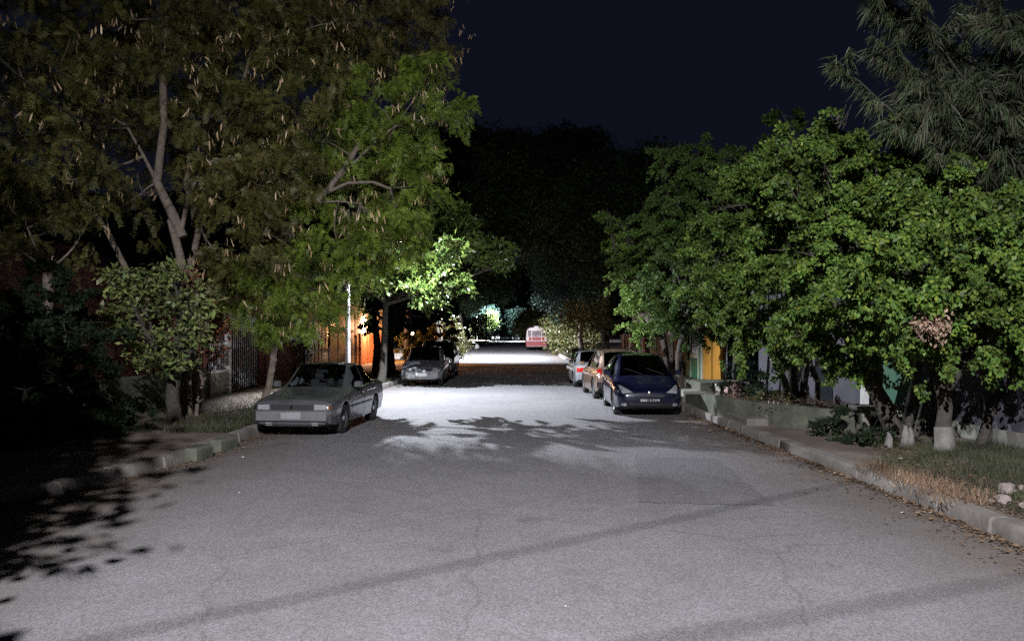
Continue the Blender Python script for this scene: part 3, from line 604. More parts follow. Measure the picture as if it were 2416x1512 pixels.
# ------------------------------------------------------------------ street lamps and wires
def street_lamp(name, base, h, arm, label, power=0, on=True, size=150, blend=.3, col_=(.86, .91, 1.0), mat_='lamp_on', aim=None, polemat='pole', r=.09, group='street lamps along the street', lsize=.07, emit=True):
    root = empty(name, base); tag(root, label, 'street lamp', group)
    b = MB(); b.tube([(0, 0, 0), (0, 0, h * .5), (0, 0, h)], [r * 1.2, r, r * .75], 12); b.build('pole', M[polemat], root, smooth=40)
    ax, ay = arm; b = MB()
    b.tube([(0, 0, h - .5), (ax * .3, ay * .3, h - .12), (ax * .7, ay * .7, h + .05), (ax, ay, h + .1)], [.03] * 4, 8); b.build('arm', M['grey_metal'], root, smooth=40)
    L = math.hypot(ax, ay) or 1; dx, dy = ax / L, ay / L
    b = MB(); c = Vector((ax + dx * .25, ay + dy * .25, h + .1))
    b.lathe([(.02, .1), (.10, .08), (.17, .03), (.18, -.02), (.15, -.03)], c, 'z', 16); hs = b.build('housing', M['grey_metal'], root, smooth=40)
    b = MB(); b.lathe([(.12, -.032), (.10, -.06), (.05, -.075), (.01, -.08)], c, 'z', 14); b.build('lens', M[mat_] if emit else M['lens'], root, smooth=60)
    if power:
        ld = bpy.data.lights.new('lamp_light', 'SPOT'); lo = bpy.data.objects.new('lamp_light', ld); col.objects.link(lo)
        ld.energy = power; ld.color = col_; ld.spot_size = R(size); ld.spot_blend = blend; ld.shadow_soft_size = lsize
        lo.parent = root; p = c + Vector((0, 0, -.16)); lo.location = p
        tgt = Vector(aim) - Vector(base) - p if aim else Vector((0, 0, -1))
        lo.rotation_euler = tgt.to_track_quat('-Z', 'Y').to_euler()
    return root
la = LAMP_A['loc']
street_lamp('street_lamp', (la[0] - 1.6, la[1], 0), la[2] + .06, (1.35, 0), 'street lamp behind the photographer lighting the near road', LAMP_A['power'], size=LAMP_A['size'], blend=LAMP_A['blend'], aim=LAMP_A['aim'], lsize=.045, col_=(.96, .95, 1.0))
# pale pole by the left kerb with a lamp inside the broad leaved tree
street_lamp('street_lamp', (-4.95, 26.0, KH), 5.9, (1.3, 0), 'white pole beside the terracotta wall, its lamp hidden in bright green leaves', LAMP_B_W, r=.075, size=122, blend=.25, aim=(-1.2, 25.3, 0), lsize=.03)
street_lamp('street_lamp', (-5.0, 68, gz(68)), 7.4, (2.0, -.3), 'street lamp hidden in the dark trees beyond the black car', LAMP_C_W, size=150, aim=(-1.5, 69.5, 0), polemat='bark', blend=.25, lsize=.04)
street_lamp('street_lamp', (at(1147, 700, 112).x, 112, gz(112)), 7.5, (1.2, 0), 'thin dark pole in front of the bright far bush on the left', 0, polemat='black', emit=False)
street_lamp('street_lamp', (-4.6, 158, gz(158)), 7.5, (1.6, 0), 'lamp above the bright far bush lighting the far strip of road', LAMP_D_W, size=140, blend=.3, aim=(1.0, 162, 0))
for i, (u, v, Y, rr, lb) in enumerate([(1172, 735, 205, .46, 'far street lamp showing as a bright white disc'), (1187, 723, 270, .3, 'smaller far street lamp, a white dot above the white disc'), (1172, 750, 225, .55, 'far lamp low beside the bright bush')]):
    p = at(u, v, Y); g0 = gz(Y)
    r_ = street_lamp('street_lamp', (p.x - 1.3, Y, g0), p.z - g0, (1.0, 0), lb, 90000 if i == 0 else 60000 if i == 1 else 0, size=160, aim=(p.x + 1, Y, g0), r=.08, mat_='lamp_far')
    b = MB(); b.lathe([(.05, -rr), (rr * .8, -rr * .55), (rr, 0), (rr * .8, rr * .5), (.05, rr * .8)], (1.25, 0, p.z - g0 - rr * .6), 'z', 14); b.build('globe', M['lamp_far'], r_, smooth=60)
# cables near the rear lamp: they draw the thin shadows on the road
def cable(P1, P2, h, label):
    L = Vector((LAMP_A['loc'][0] + .0, LAMP_A['loc'][1], LAMP_A['loc'][2])); out = []
    t_ = 1 - h / L.z
    for P in (P1, P2): out.append(L.lerp(Vector((*P, 0)), t_))
    d = (out[1] - out[0]).normalized(); a = out[0] - d * 9; c = out[1] + d * 14
    b = MB(); b.tube([a.lerp(c, i / 24) for i in range(25)], .0065, 6)
    tag(b.build('overhead_cable', M['black'], smooth=60), label, 'cable', 'overhead cables')
cable((-2.06, 5.7), (3.5, 9.9), 6.3, 'overhead cable whose thin shadow crosses the middle of the near road')
cable((1.18, 5.3), (4.3, 6.6), 6.6, 'overhead cable whose shadow crosses the bottom right corner')

b = MB(); p_, q_ = at(-120, 30, 8), at(330, 292, 18.5); b.tube([p_.lerp(q_, i / 16) - Vector((0, 0, .5 * math.sin(math.pi * i / 16))) for i in range(17)], .02, 6)
tag(b.build('service_cable', M['black'], smooth=60), 'black cable running diagonally through the dim crowns at the upper left', 'cable')
def point(parent, loc, power, c, size=.08):
    ld = bpy.data.lights.new('bulb_light', 'POINT'); lo = bpy.data.objects.new('bulb_light', ld); col.objects.link(lo)
    ld.energy = power; ld.color = c; ld.shadow_soft_size = size; lo.location = loc; lo.parent = parent
def porch_lamp(loc, label, power, c=(1, .5, .2), m='warm_on'):
    root = empty('porch_lamp', loc); tag(root, label, 'lamp')
    b = MB(); b.box(-.12, -.02, -.06, .06, -.12, .12); b.build('bracket', M['black'], root)
    b = MB(); b.lathe([(.02, -.12), (.07, -.07), (.085, 0), (.06, .07), (.03, .1)], (.08, 0, 0), 'z', 12); b.build('bulb_shade', M[m], root, smooth=60)
    point(root, (.28, 0, -.05), power, c)
porch_lamp((-8.42, 50.5, 2.55), 'warm porch lamp on the terracotta wall by the white pole', 1000, (1, .50, .27))
porch_lamp((-6.1, 55.0, 2.1), 'orange lamp behind the shrub beyond the black car', 1300, (1, .42, .10))

# ------------------------------------------------------------------ houses and fences, left
XL = -8.6
def house(name, label, y0, y1, h, wallm, side, depth=5, roofm='concrete', parts=None, x=None):
    x = XL if side < 0 and x is None else (8.4 if x is None else x)
    root = empty(name, (x, (y0 + y1) / 2, 0)); tag(root, label, 'house')
    yy0, yy1 = y0 - (y0 + y1) / 2, y1 - (y0 + y1) / 2
    b = MB(); b.box(min(0, side * depth), max(0, side * depth), yy0, yy1, 0, h); b.build('wall', M[wallm], root)
    b = MB(); e = .35
    if roofm == 'tile':
        xs = (-side * e, side * (depth + e)); mid = side * depth / 2
        vs = [(xs[0], yy0 - e, h), (xs[0], yy1 + e, h), (mid, yy1 + e, h + 1.1), (mid, yy0 - e, h + 1.1), (xs[1], yy0 - e, h), (xs[1], yy1 + e, h)]
        b.add(vs, [(0, 1, 2, 3), (3, 2, 5, 4), (0, 3, 4), (1, 5, 2), (0, 4, 5, 1)])
    else:
        b.box(min(-side * .3, side * (depth + .1)), max(-side * .3, side * (depth + .1)), yy0 + .05, yy1 - .05, h + .002, h + .14)
    b.build('roof', M[roofm], root)
    return root, lambda Y: Y - (y0 + y1) / 2
def slab(name, m, root, f, ya, yb, z0, z1, t=.05, side=-1, off=0):
    """a panel on the street face of a house"""
    s = -side; b = MB(); x0, x1 = off * s, (off + t) * s
    b.box(min(x0, x1), max(x0, x1), f(ya), f(yb), z0, z1); return b.build(name, M[m], root)
# red brown house
h1, f1 = house('house', 'red brown house wall with a pale awning, left of the silver sedan roof', 28.6, 34.4, 3.4, 'red_wall', -1)
slab('garage_door', 'red_wall', h1, f1, 29.2, 33.8, .17, 1.75, .06)
aw = MB(); aw.add([(0, f1(29), 2.35), (0, f1(34), 2.35), (.9, f1(34), 1.85), (.9, f1(29), 1.85), (0, f1(29), 2.31), (0, f1(34), 2.31), (.9, f1(34), 1.81), (.9, f1(29), 1.81)], [(0, 1, 2, 3), (4, 7, 6, 5), (0, 3, 7, 4), (1, 5, 6, 2), (3, 2, 6, 7), (0, 4, 5, 1)])
aw.build('awning', mat('awning_sheet', (.22, .27, .30), .6), h1)
# brown house with white gate
h2, f2 = house('house', 'brown panelled house with a white barred gate and a pale lit window', 34.7, 47.2, 3.6, 'brown_wall', -1)
g = MB()
for k in range(6):
    y = 35.3 + k * .72
    g.box(.08, .12, f2(y), f2(y + .5), .55, 1.15); g.box(.08, .12, f2(y), f2(y + .5), 1.35, 2.5)
g.build('gate_panel', M['white_metal'], h2)
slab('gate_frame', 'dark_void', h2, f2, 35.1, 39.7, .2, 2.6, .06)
for k in range(3):
    d_ = slab('wall_panel', 'brown_wall', h2, f2, 40.2 + k * 2.1, 42.0 + k * 2.1, .35, 2.1, .06)
slab('ledge', 'pinkcol', h2, f2, 39.9, 46.9, 2.15, 2.28, .12)
wn = slab('window', 'trim', h2, f2, 39.8, 42.0, 2.4, 3.2, .07); b = MB(); b.box(.075, .085, f2(39.9), f2(41.9), 2.47, 3.13); b.build('pane', M['pane'], wn)
# terracotta house
h3, f3 = house('house', 'terracotta house glowing orange under its porch lamp', 47.5, 58.5, 3.6, 'cream', -1)
slab('dado_wall', 'orange_wall', h3, f3, 47.7, 58.3, .17, 2.0, .06)
for k in range(3):
    slab('pilaster', 'orange_wall', h3, f3, 48.6 + k * 3, 48.9 + k * 3, .17, 2.1, .14)
slab('window', 'pane', h3, f3, 50.9, 52.4, 2.2, 3.0, .07)
# house with red roof in the dark
h0, f0 = house('house', 'dark house with a red tiled roof edge above the small broad leaved tree', 19, 27.6, 3.9, 'red_wall', -1, 5, 'tile', x=-12.0)
slab('window', 'dark_void', h0, f0, 21, 22.4, 1.2, 2.3, .05)
# low concrete wall
b = MB(); b.box(-8.8, -8.6, 13, 23.5, 0, 1.02, .02); wl = tag(b.build('garden_wall', M['moss']), 'low mossy concrete wall behind the small broad leaved tree', 'wall')
# barred fence on a low wall
fn = empty('garden_fence', (-8.6, 24.4, 0)); tag(fn, 'white vertical bars on a low wall with a pale cap, left of the tall gate', 'fence')
b = MB(); b.box(-.1, .08, -.85, .7, 0, .86, .01); b.build('base_wall', M['concrete'], fn)
b = MB(); b.box(-.12, .11, -.87, .72, .862, .94); b.build('wall_cap', M['white_metal'], fn)
b = MB()
for k in range(11): b.tube([(0, -.78 + k * .145, .94), (0, -.78 + k * .145, 1.75)], .014, 6)
b.box(-.02, .02, -.85, .7, 1.70, 1.73); b.build('railing', M['white_metal'], fn)
b = MB(); b.box(-.09, .1, .72, .92, 0, 2.75, .01); b.build('post', M['pole'], fn)
gt = empty('metal_gate', (-8.6, 26.8, 0)); tag(gt, 'tall dark gate of thin vertical bars with a pale barred top', 'gate')
b = MB()
for k in range(15): b.tube([(0, -1.4 + k * .2, .25), (0, -1.4 + k * .2, 2.7)], .016, 6)
b.build('gate_bars', M['grey_metal'], gt)
b = MB(); b.box(-.03, .03, -1.45, 1.5, .2, .26); b.box(-.029, .029, -1.45, -1.39, .261, 2.679); b.box(-.029, .029, 1.44, 1.5, .261, 2.679); b.box(-.03, .03, -1.388, 1.438, 2.05, 2.1); b.box(-.03, .03, -1.45, 1.5, 2.68, 2.73); b.build('gate_frame', M['black'], gt)
b = MB()
for k in range(14): b.tube([(.02, -1.3 + k * .2, 2.12), (.02, -1.3 + k * .2, 2.66)], .022, 6)
b.build('top_bars', M['white_metal'], gt)

# ------------------------------------------------------------------ right side walls
XR = 8.4
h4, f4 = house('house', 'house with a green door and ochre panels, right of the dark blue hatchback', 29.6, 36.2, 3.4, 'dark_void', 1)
def slabR(*a, **k): return slab(*a, side=1, **k)
slabR('green_wall', 'green', h4, f4, 33.0, 36.0, .17, 2.7, t=.05)
dr = slabR('door', 'green', h4, f4, 33.3, 34.75, .17, 2.35, t=.10)
b = MB()
for (ya, yb, za, zb) in [(33.3, 33.4, .17, 2.45), (34.65, 34.75, .17, 2.45), (33.4, 34.65, 2.25, 2.45), (33.4, 34.65, 1.02, 1.2)]: b.box(-.16, -.105, f4(ya), f4(yb), za, zb)
b.build('door_frame', M['trim'], dr)
b = MB(); b.box(-.12, -.103, f4(33.42), f4(34.63), 1.22, 2.23); b.build('door_glass', M['dark_void'], dr)
slabR('corner_trim', 'trim', h4, f4, 32.86, 32.98, .1, 2.75, t=.14)
for a_, c_ in ((31.55, 32.8), (30.0, 31.25)): slabR('ochre_panel', 'yellow', h4, f4, a_, c_, .15, 2.55, t=.09)
slabR('shutter_panel', 'palegreen', h4, f4, 35.3, 35.9, .9, 2.2, t=.12)
h5, f5 = house('house', 'lilac rendered wall with a pale pilaster behind the dark leaning trunks', 17.9, 26, 3.3, 'lilac', 1)
slabR('pilaster', 'pole', h5, f5, 18.0, 18.45, .17, 2.6, t=.1)
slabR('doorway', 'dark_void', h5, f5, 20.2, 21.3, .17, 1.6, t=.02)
h6, f6 = house('house', 'pale green wall seen through the gap between two dark trunks', 16.2, 17.8, 3.3, 'palegreen', 1)
slabR('skirting', 'concrete', h6, f6, 16.3, 17.7, .1, .5, t=.07)
h7, f7 = house('house', 'grey lilac wall behind the white based trunk at the right edge', 9.5, 16.1, 3.3, 'lilac', 1)
slabR('skirting', 'concrete', h7, f7, 9.6, 16.0, .1, .42, t=.07)
slabR('window', 'dark_void', h7, f7, 11.0, 12.6, 1.2, 2.2, t=.03)
# fence and brick column beyond the cars
fc = empty('garden_fence', (8.1, 46, 0)); tag(fc, 'barred garden fence with a pink plaster column behind the parked cars', 'fence')
b = MB(); b.box(-.15, .15, -1.9, -1.3, 0, 2.25, .01); b.build('column', M['pinkcol'], fc)
b = MB(); b.box(-.08, .08, -1.25, 8, 0, .7); b.build('base_wall', M['concrete'], fc)
b = MB()
for k in range(30): b.tube([(0, -1.1 + k * .3, .7), (0, -1.1 + k * .3, 2.0)], .022, 6)
b.box(-.02, .02, -1.2, 7.9, 1.94, 1.98); b.build('railing', M['grey_metal'], fc)
for y_ in (3.2, 5.6):
    b = MB(); b.box(-.12, .12, y_, y_ + .3, 0, 2.1); b.build('post', M['pole'], fc)
h8, f8 = house('house', 'grey house front with a white porch light beyond the barred fence', 38, 62, 3.4, 'concrete', 1, x=10.2)
slabR('door', 'dark_void', h8, f8, 47, 48.4, .17, 2.2, t=.04)
slabR('window', 'dark_void', h8, f8, 52, 54, 1, 2.1, t=.04)
pl = empty('porch_lamp', (9.9, 56.5, 2.35)); tag(pl, 'small white porch light on the grey house beyond the fence', 'lamp')
b = MB(); b.lathe([(.02, -.14), (.09, -.08), (.1, 0), (.04, .12)], (0, 0, 0), 'z', 12); b.build('bulb_shade', M['lamp_far'], pl, smooth=60)
point(pl, (-.35, 0, -.1), 60, (.85, .85, 1))
# planter walls at the right kerb
def wall_run(name, pts, z0, z1, t, m, label, jag=.0, cat='wall'):
    b = MB(); rg = random.Random(8); vs = []; n = len(pts)
    for i, p in enumerate(pts):
        a = Vector((*pts[max(0, i - 1)], 0)); c = Vector((*pts[min(n - 1, i + 1)], 0)); d = (c - a).normalized(); s = Vector((d.y, -d.x, 0)) * t
        h = (z1[i] if hasattr(z1, '__len__') else z1) + rg.uniform(-jag, jag)
        q = Vector((*p, 0))
        vs += [q + Vector((0, 0, z0)), q + Vector((0, 0, h)), q + s + Vector((0, 0, h)), q + s + Vector((0, 0, z0))]
    fs = [(i * 4 + k, i * 4 + (k + 1) % 4, i * 4 + 4 + (k + 1) % 4, i * 4 + 4 + k) for i in range(n - 1) for k in range(4)]
    fs += [(0, 1, 2, 3), tuple((n - 1) * 4 + k for k in (3, 2, 1, 0))]
    b.add(vs, fs); o = b.build(name, m); return tag(o, label, cat)
wall_run('planter_wall', [(5.12, 21.5), (5.1, 20.2), (5.08, 19.2), (5.06, 18.2), (5.2, 17.3), (5.55, 16.5), (5.9, 15.9), (6.35, 15.5), (6.8, 15.4)], 0, [.42, .5, .58, .62, .62, .6, .6, .58, .5], .14, M['moss'], 'low stained concrete planter wall at the right kerb in front of the dark trunks', .012)
b = MB(); vs = [(5.2, 21.4, .36), (5.2, 18.3, .5), (5.4, 17.3, .5), (6.0, 16, .48), (6.9, 15.5, .42), (8.3, 16.5, .3), (8.3, 21.4, .3)]
b.add(vs, [tuple(range(7))]); tag(b.build('planter_soil', M['soil']), kind='structure')
b = MB(); b.box(5.0, 5.45, 16.2, 18.0, 0, .30, .02); tag(b.build('kerb_block', M['kerb']), 'pale broken kerb block where the planter wall meets the road', 'kerb block')
st = empty('entry_steps', (6.0, 24.5, KH)); tag(st, 'dark concrete steps up to the pavement beside the dark blue hatchback', 'steps')
b = MB(); b.box(-.6, 1.4, -.9, .9, 0, .18, .01); b.build('lower_step', M['concrete'], st)
b = MB(); b.box(-.1, 1.4, -.9, .9, .182, .42, .01); b.build('upper_step', M['moss'], st)
b = MB(); b.box(4.95, 6.1, 21.75, 22.0, KH, KH + .14, .01); tag(b.build('concrete_slab', M['kerb']), 'pale concrete slab across the gutter at the right wheel of the hatchback', 'slab')
for i, (u, v0, v1, Y, lb) in enumerate([(1693, 905, 945, 21.0, 'short pale post left of the two on the planter'), (1728, 898, 935, 20.6, 'wider short pale post right of the two on the planter')]):
    p = at(u, v1, Y); t_ = at(u, v0, Y); wd = .06 if i == 0 else .17
    b = MB(); b.box(-wd, wd, -wd, wd, 0, t_.z - .36, .01); o = b.build('short_post', M['pinkcol'] if i else M['pole']); o.location = (p.x, Y, .36)
    tag(o, lb, 'post')
bn = empty('concrete_bench', (7.6, 15.6, KH)); tag(bn, 'low dark concrete bench behind the leaning trunks on the right', 'bench')
b = MB(); b.box(-.75, .9, -.25, .25, .38, .46, .01); b.build('seat', M['concrete'], bn)
for x_ in (-.55, .7):
    b = MB(); b.box(x_ - .08, x_ + .08, -.2, .2, 0, .378); b.build('leg', M['concrete'], bn)

# ------------------------------------------------------------------ verge plants, litter, stones
def scatter_blades(name, n, fx, m, hgt, wid, seed, label, z=KH):
    rng = np.random.default_rng(seed); pts = fx(rng, n); n = len(pts)
    d = nrm(rng.normal(size=(n, 3)) * .35 + np.array([0, 0, 1])); s = nrm(np.cross(d, rng.normal(size=(n, 3)))) * wid
    L = (hgt * rng.uniform(.3, 1.2, n))[:, None]
    V = np.stack([pts - s, pts + s, pts + d * L + rng.normal(size=(n, 3)) * .02], 1).reshape(-1, 3)
    return tag(npmesh(name, V, np.arange(n * 3).reshape(-1, 3), m), kind='stuff')
def verge(rng, n):
    x = rng.uniform(5.25, 8.3, n); y = rng.uniform(7.5, 13.6, n)
    x0 = 5.15 + .35 * np.sin(y * 2.1) + np.clip(y - 11.2, 0, 3) * .45
    dens = np.clip((x - x0) / .7, 0, 1) * (.45 + .55 * np.sin(x * 3 + y) ** 2)
    k = rng.random(n) < dens
    return np.stack([x, y, np.full(n, KH)], 1)[k]
scatter_blades('grass', 30000, verge, M['grass'], .13, .004, 1, 'grass')
def verge2(rng, n):
    k0 = rng.uniform(0, 1, n); y = 8.6 + k0 * 2.6; x = 5.15 + rng.normal(0, .18, n) + (k0 - .2) * .1
    return np.stack([x, y, np.full(n, KH)], 1)
scatter_blades('dry_grass', 1800, verge2, M['dry_leaf'], .12, .005, 2, 'dry grass')
def verge3(rng, n):
    y = rng.uniform(15, 40, n); x = np.array([kl(a) for a in y]) - .2 - rng.exponential(.9, n)
    return np.stack([x, y, np.full(n, KH)], 1)[x > -8.5]
scatter_blades('grass', 26000, verge3, M['grass'], .14, .007, 3, 'grass')
def verge4(rng, n):
    y = rng.uniform(30, 90, n); x = np.array([kr(a) for a in y]) + .3 + rng.exponential(1.0, n)
    return np.stack([x, y, np.array([gz(a) for a in y]) + KH], 1)
scatter_blades('grass', 16000, verge4, M['grass'], .2, .015, 4, 'grass')
def litter(name, n, fx, size, seed, m='dry_leaf'):
    rng = np.random.default_rng(seed); p = fx(rng, n); n = len(p)
    a = rng.uniform(0, 6.28, n); d = np.stack([np.cos(a), np.sin(a), rng.normal(0, .15, n)], 1); s = np.stack([-np.sin(a), np.cos(a), rng.normal(0, .3, n)], 1)
    L = (size * rng.uniform(.4, 1.3, n))[:, None]
    V = np.stack([p - d * L, p + s * L * .5 + np.array([0, 0, .006]), p + d * L, p - s * L * .5 + np.array([0, 0, .008])], 1).reshape(-1, 3)
    return tag(npmesh(name, V, np.arange(n * 4).reshape(-1, 4), M[m]), kind='stuff')
def gut(rng, n):
    y = 5 + 15 * rng.random(n) ** 1.0; x = np.array([kr(a) for a in y]) - np.abs(rng.normal(0, .07, n)) - .01
    x -= (rng.random(n) < .25) * rng.exponential(.22, n)
    return np.stack([x, y, rng.uniform(.006, .03, n)], 1)
litter('leaf_litter', 3600, gut, .028, 5)
def vl(rng, n):
    y = rng.uniform(8, 14.5, n); x = rng.uniform(5.15, 7.4, n); k = rng.random(n) < np.exp(-((x - 5.6 - (y - 9) * .18) / .45) ** 2)
    return np.stack([x, y, rng.uniform(KH + .005, KH + .03, n)], 1)[k]
litter('leaf_litter', 4200, vl, .032, 6)
def gl(rng, n):
    y = rng.uniform(8, 24, n); x = np.array([kl(a) for a in y]) + np.abs(rng.normal(0, .25, n))
    return np.stack([x, y, rng.uniform(.006, .02, n)], 1)
litter('leaf_litter', 1500, gl, .028, 7)
def pl_(rng, n):
    y = rng.uniform(15.8, 21, n); x = rng.uniform(5.3, 7.5, n); return np.stack([x, y, rng.uniform(.5, .56, n)], 1)
litter('leaf_litter', 2500, pl_, .035, 8)
# shrubs in and beside the planter
def shrub(label, c, r, leafm, seed, size=.07, dens=1, name='planter_shrub', kind='ficus'):
    c = Vector(c)
    return tree(name, label, 'shrub', (c.x, c.y, c.z - r * .7), (c.x, c.y, c.z - r * .3), [(c.x, c.y, c.z, r), (c.x + r * .6, c.y + .1, c.z - r * .25, r * .6), (c.x - r * .6, c.y, c.z - r * .3, r * .6)], kind, seed, dens, .025, 'bark_dark', leafm=leafm, size=size, group='shrubs on the planter')
shrub('dark green shrub at the back of the planter under the ficus', at(1760, 900, 19.5), .45, 'dark_leaf', 81, .07, 1.2)
shrub('brown dry shrub in the middle of the planter', at(1810, 940, 17.5), .38, 'hedge', 82, .06, .9)
shrub('pale grey green shrub beside the pink post', at(1745, 880, 21), .35, 'teal_leaf', 83, .07, .8)
shrub('dry rusty plant with upright stems on the planter edge', at(1850, 975, 16.6), .22, 'dry_leaf', 84, .08, 1.5)
shrub('leafy shrub spilling over the end of the planter wall', at(1960, 1000, 14.6), .33, 'dark_leaf', 85, .07, 1.3)
shrub('dark bush under the leaning trunks', at(2060, 1010, 13.6), .38, 'dark_leaf', 86, .07, 1.2)
b = MB(); rnd = random.Random(2)
for k in range(7):
    p = at(1828 + rnd.uniform(-22, 25), 985, 16.4); b.tube([p, p + Vector((rnd.uniform(-.05, .05), 0, rnd.uniform(.15, .42)))], [.03, .012], 6, wob=.2)
tag(b.build('dead_stump', M['bark_pale'], smooth=50), 'pale splintered dead stump on the planter edge', 'stump')
def stone(loc, s, seed, label, m='stone', name='stone', group='pale broken stones on the verge'):
    rnd = random.Random(seed); b = MB(); n, k = 9, 12; vs = [(0, 0, 1)]
    ph = [rnd.uniform(0, 6) for _ in range(6)]
    def rr(t, a): return 1 + .22 * math.sin(2 * a + ph[0]) * math.sin(t * 2 + ph[1]) + .14 * math.sin(5 * a + ph[2] + t * 3) + .07 * math.sin(9 * a + ph[3] + t * 7)
    for i in range(1, n):
        t = math.pi * i / n
        for j in range(k): a = 2 * math.pi * j / k; q = rr(t, a); vs.append((q * math.sin(t) * math.cos(a), q * math.sin(t) * math.sin(a), math.cos(t) * (1 + .1 * math.sin(a * 2 + ph[4]))))
    vs.append((0, 0, -1)); fs = [(0, 1 + j, 1 + (j + 1) % k) for j in range(k)]
    fs += [(1 + i * k + j, 1 + (i + 1) * k + j, 1 + (i + 1) * k + (j + 1) % k, 1 + i * k + (j + 1) % k) for i in range(n - 2) for j in range(k)]
    e = len(vs) - 1; fs += [(e, 1 + (n - 2) * k + (j + 1) % k, 1 + (n - 2) * k + j) for j in range(k)]
    b.add([(x * s[0], y * s[1], z * s[2]) for x, y, z in vs], fs); o = b.build(name, M[m], smooth=32); o.location = loc; o.rotation_euler = (0, 0, rnd.uniform(0, 6))
    return tag(o, label, 'stone', group)
def vg(u, v, z=KH):
    Y = (CAMZ - z) * F / (v - 790); return Vector(((u - 1180) / F * Y, Y, z))
stone(vg(2375, 1165) + Vector((0, 0, .05)), (.16, .11, .08), 1, 'largest pale stone on the verge at the right edge')
stone(vg(2368, 1185) + Vector((0, 0, .03)), (.12, .08, .06), 2, 'flat pale stone in front of the largest one')
stone(vg(2340, 1188) + Vector((0, 0, .02)), (.035, .03, .03), 3, 'small pale stone left of the largest one')
stone(vg(2414, 1160) + Vector((0, 0, .03)), (.06, .05, .05), 4, 'pale stone behind the largest one at the picture edge')
stone(vg(2425, 1200) + Vector((0, 0, .03)), (.09, .07, .05), 5, 'pale stone nearest the kerb at the picture edge')
stone(vg(1600 + 20, 1030, 0), (.06, .05, .03), 6, 'small brown stone in the right gutter past the hatchback', 'dirt')
b = MB(); p = vg(2130, 1055); 
for k, (dx, hh) in enumerate([(-.28, .22), (0, .33), (.08, .3)]): b.tube([(dx, 0, -.02), (dx + .02, 0, hh * .6), (dx + .03, .02, hh)], [.075, .055, .03], 9, wob=.12)
o = b.build('tree_stump', M['whitewash'], smooth=50); o.location = vg(2135, 1052); tag(o, 'white painted cut stumps left of the white based trunk', 'stump')
for i, (u, v, s_, lb) in enumerate([(2130, 1210, .03, 'white paper scrap in the gutter below the verge'), (2197, 1210, .035, 'larger white scrap on the road right of the first'), (2125, 1083, .045, 'pale scrap lying in the verge grass'), (1345, 1055, .0, ''), (565, 1163, .025, 'tiny white scrap on the road near the left shadow'), (573, 1079, .03, 'tiny white scrap at the left kerb'), (1775, 1000, .06, 'pale crushed cup at the foot of the planter wall'), (175, 1397, .01, 'tiny white chip on the near road, lower left'), (1335, 1430, .012, 'tiny white chip on the near road, bottom middle')]):
    if s_ == 0: continue
    z = .004 if u not in (2125,) else KH + .02
    p = vg(u, v, z); b = MB(); rnd = random.Random(i)
    vs = [(rnd.uniform(.7, 1.1) * math.cos(a) * s_, rnd.uniform(.7, 1.1) * math.sin(a) * s_ * .7, .004 + rnd.uniform(0, .35) * s_) for a in [k * 1.0472 for k in range(6)]] + [(0, 0, s_ * .55)]
    b.add(vs + [(0, 0, 0)], [(k, (k + 1) % 6, 6) for k in range(6)] + [((k + 1) % 6, k, 7) for k in range(6)])
    o = b.build('paper_scrap', M['paper']); o.location = p; tag(o, lb, 'litter', 'scraps on the ground')
# broken kerb blocks on the left
for i, (u, v, s_, lb) in enumerate([(425, 1082, (.26, .12, .10), 'dark broken kerb block at the left road edge, the nearer one'), (520, 1060, (.3, .12, .10), 'longer grey kerb block at the left road edge, next to the sedan')]):
    p = vg(u, v, 0); b = MB(); b.box(-s_[0], s_[0], -s_[1], s_[1], 0, .2, .03); o = b.build('kerb_block', M['moss']); o.location = (kl(p.y) + .1, p.y, 0); o.rotation_euler = (0, 0, R(78)); tag(o, lb, 'kerb block')
p = vg(1131, 812, gz(105) + .02); b = MB(); b.lathe([(.05, 0), (.28, .05), (.3, .3), (.18, .5), (.06, .62)], (0, 0, 0), 'z', 9); o = b.build('plastic_bag', M['cloth'], smooth=40); o.location = (-2.9, 100, gz(100)); tag(o, 'white bag standing at the far left kerb below the bright bush', 'bag')

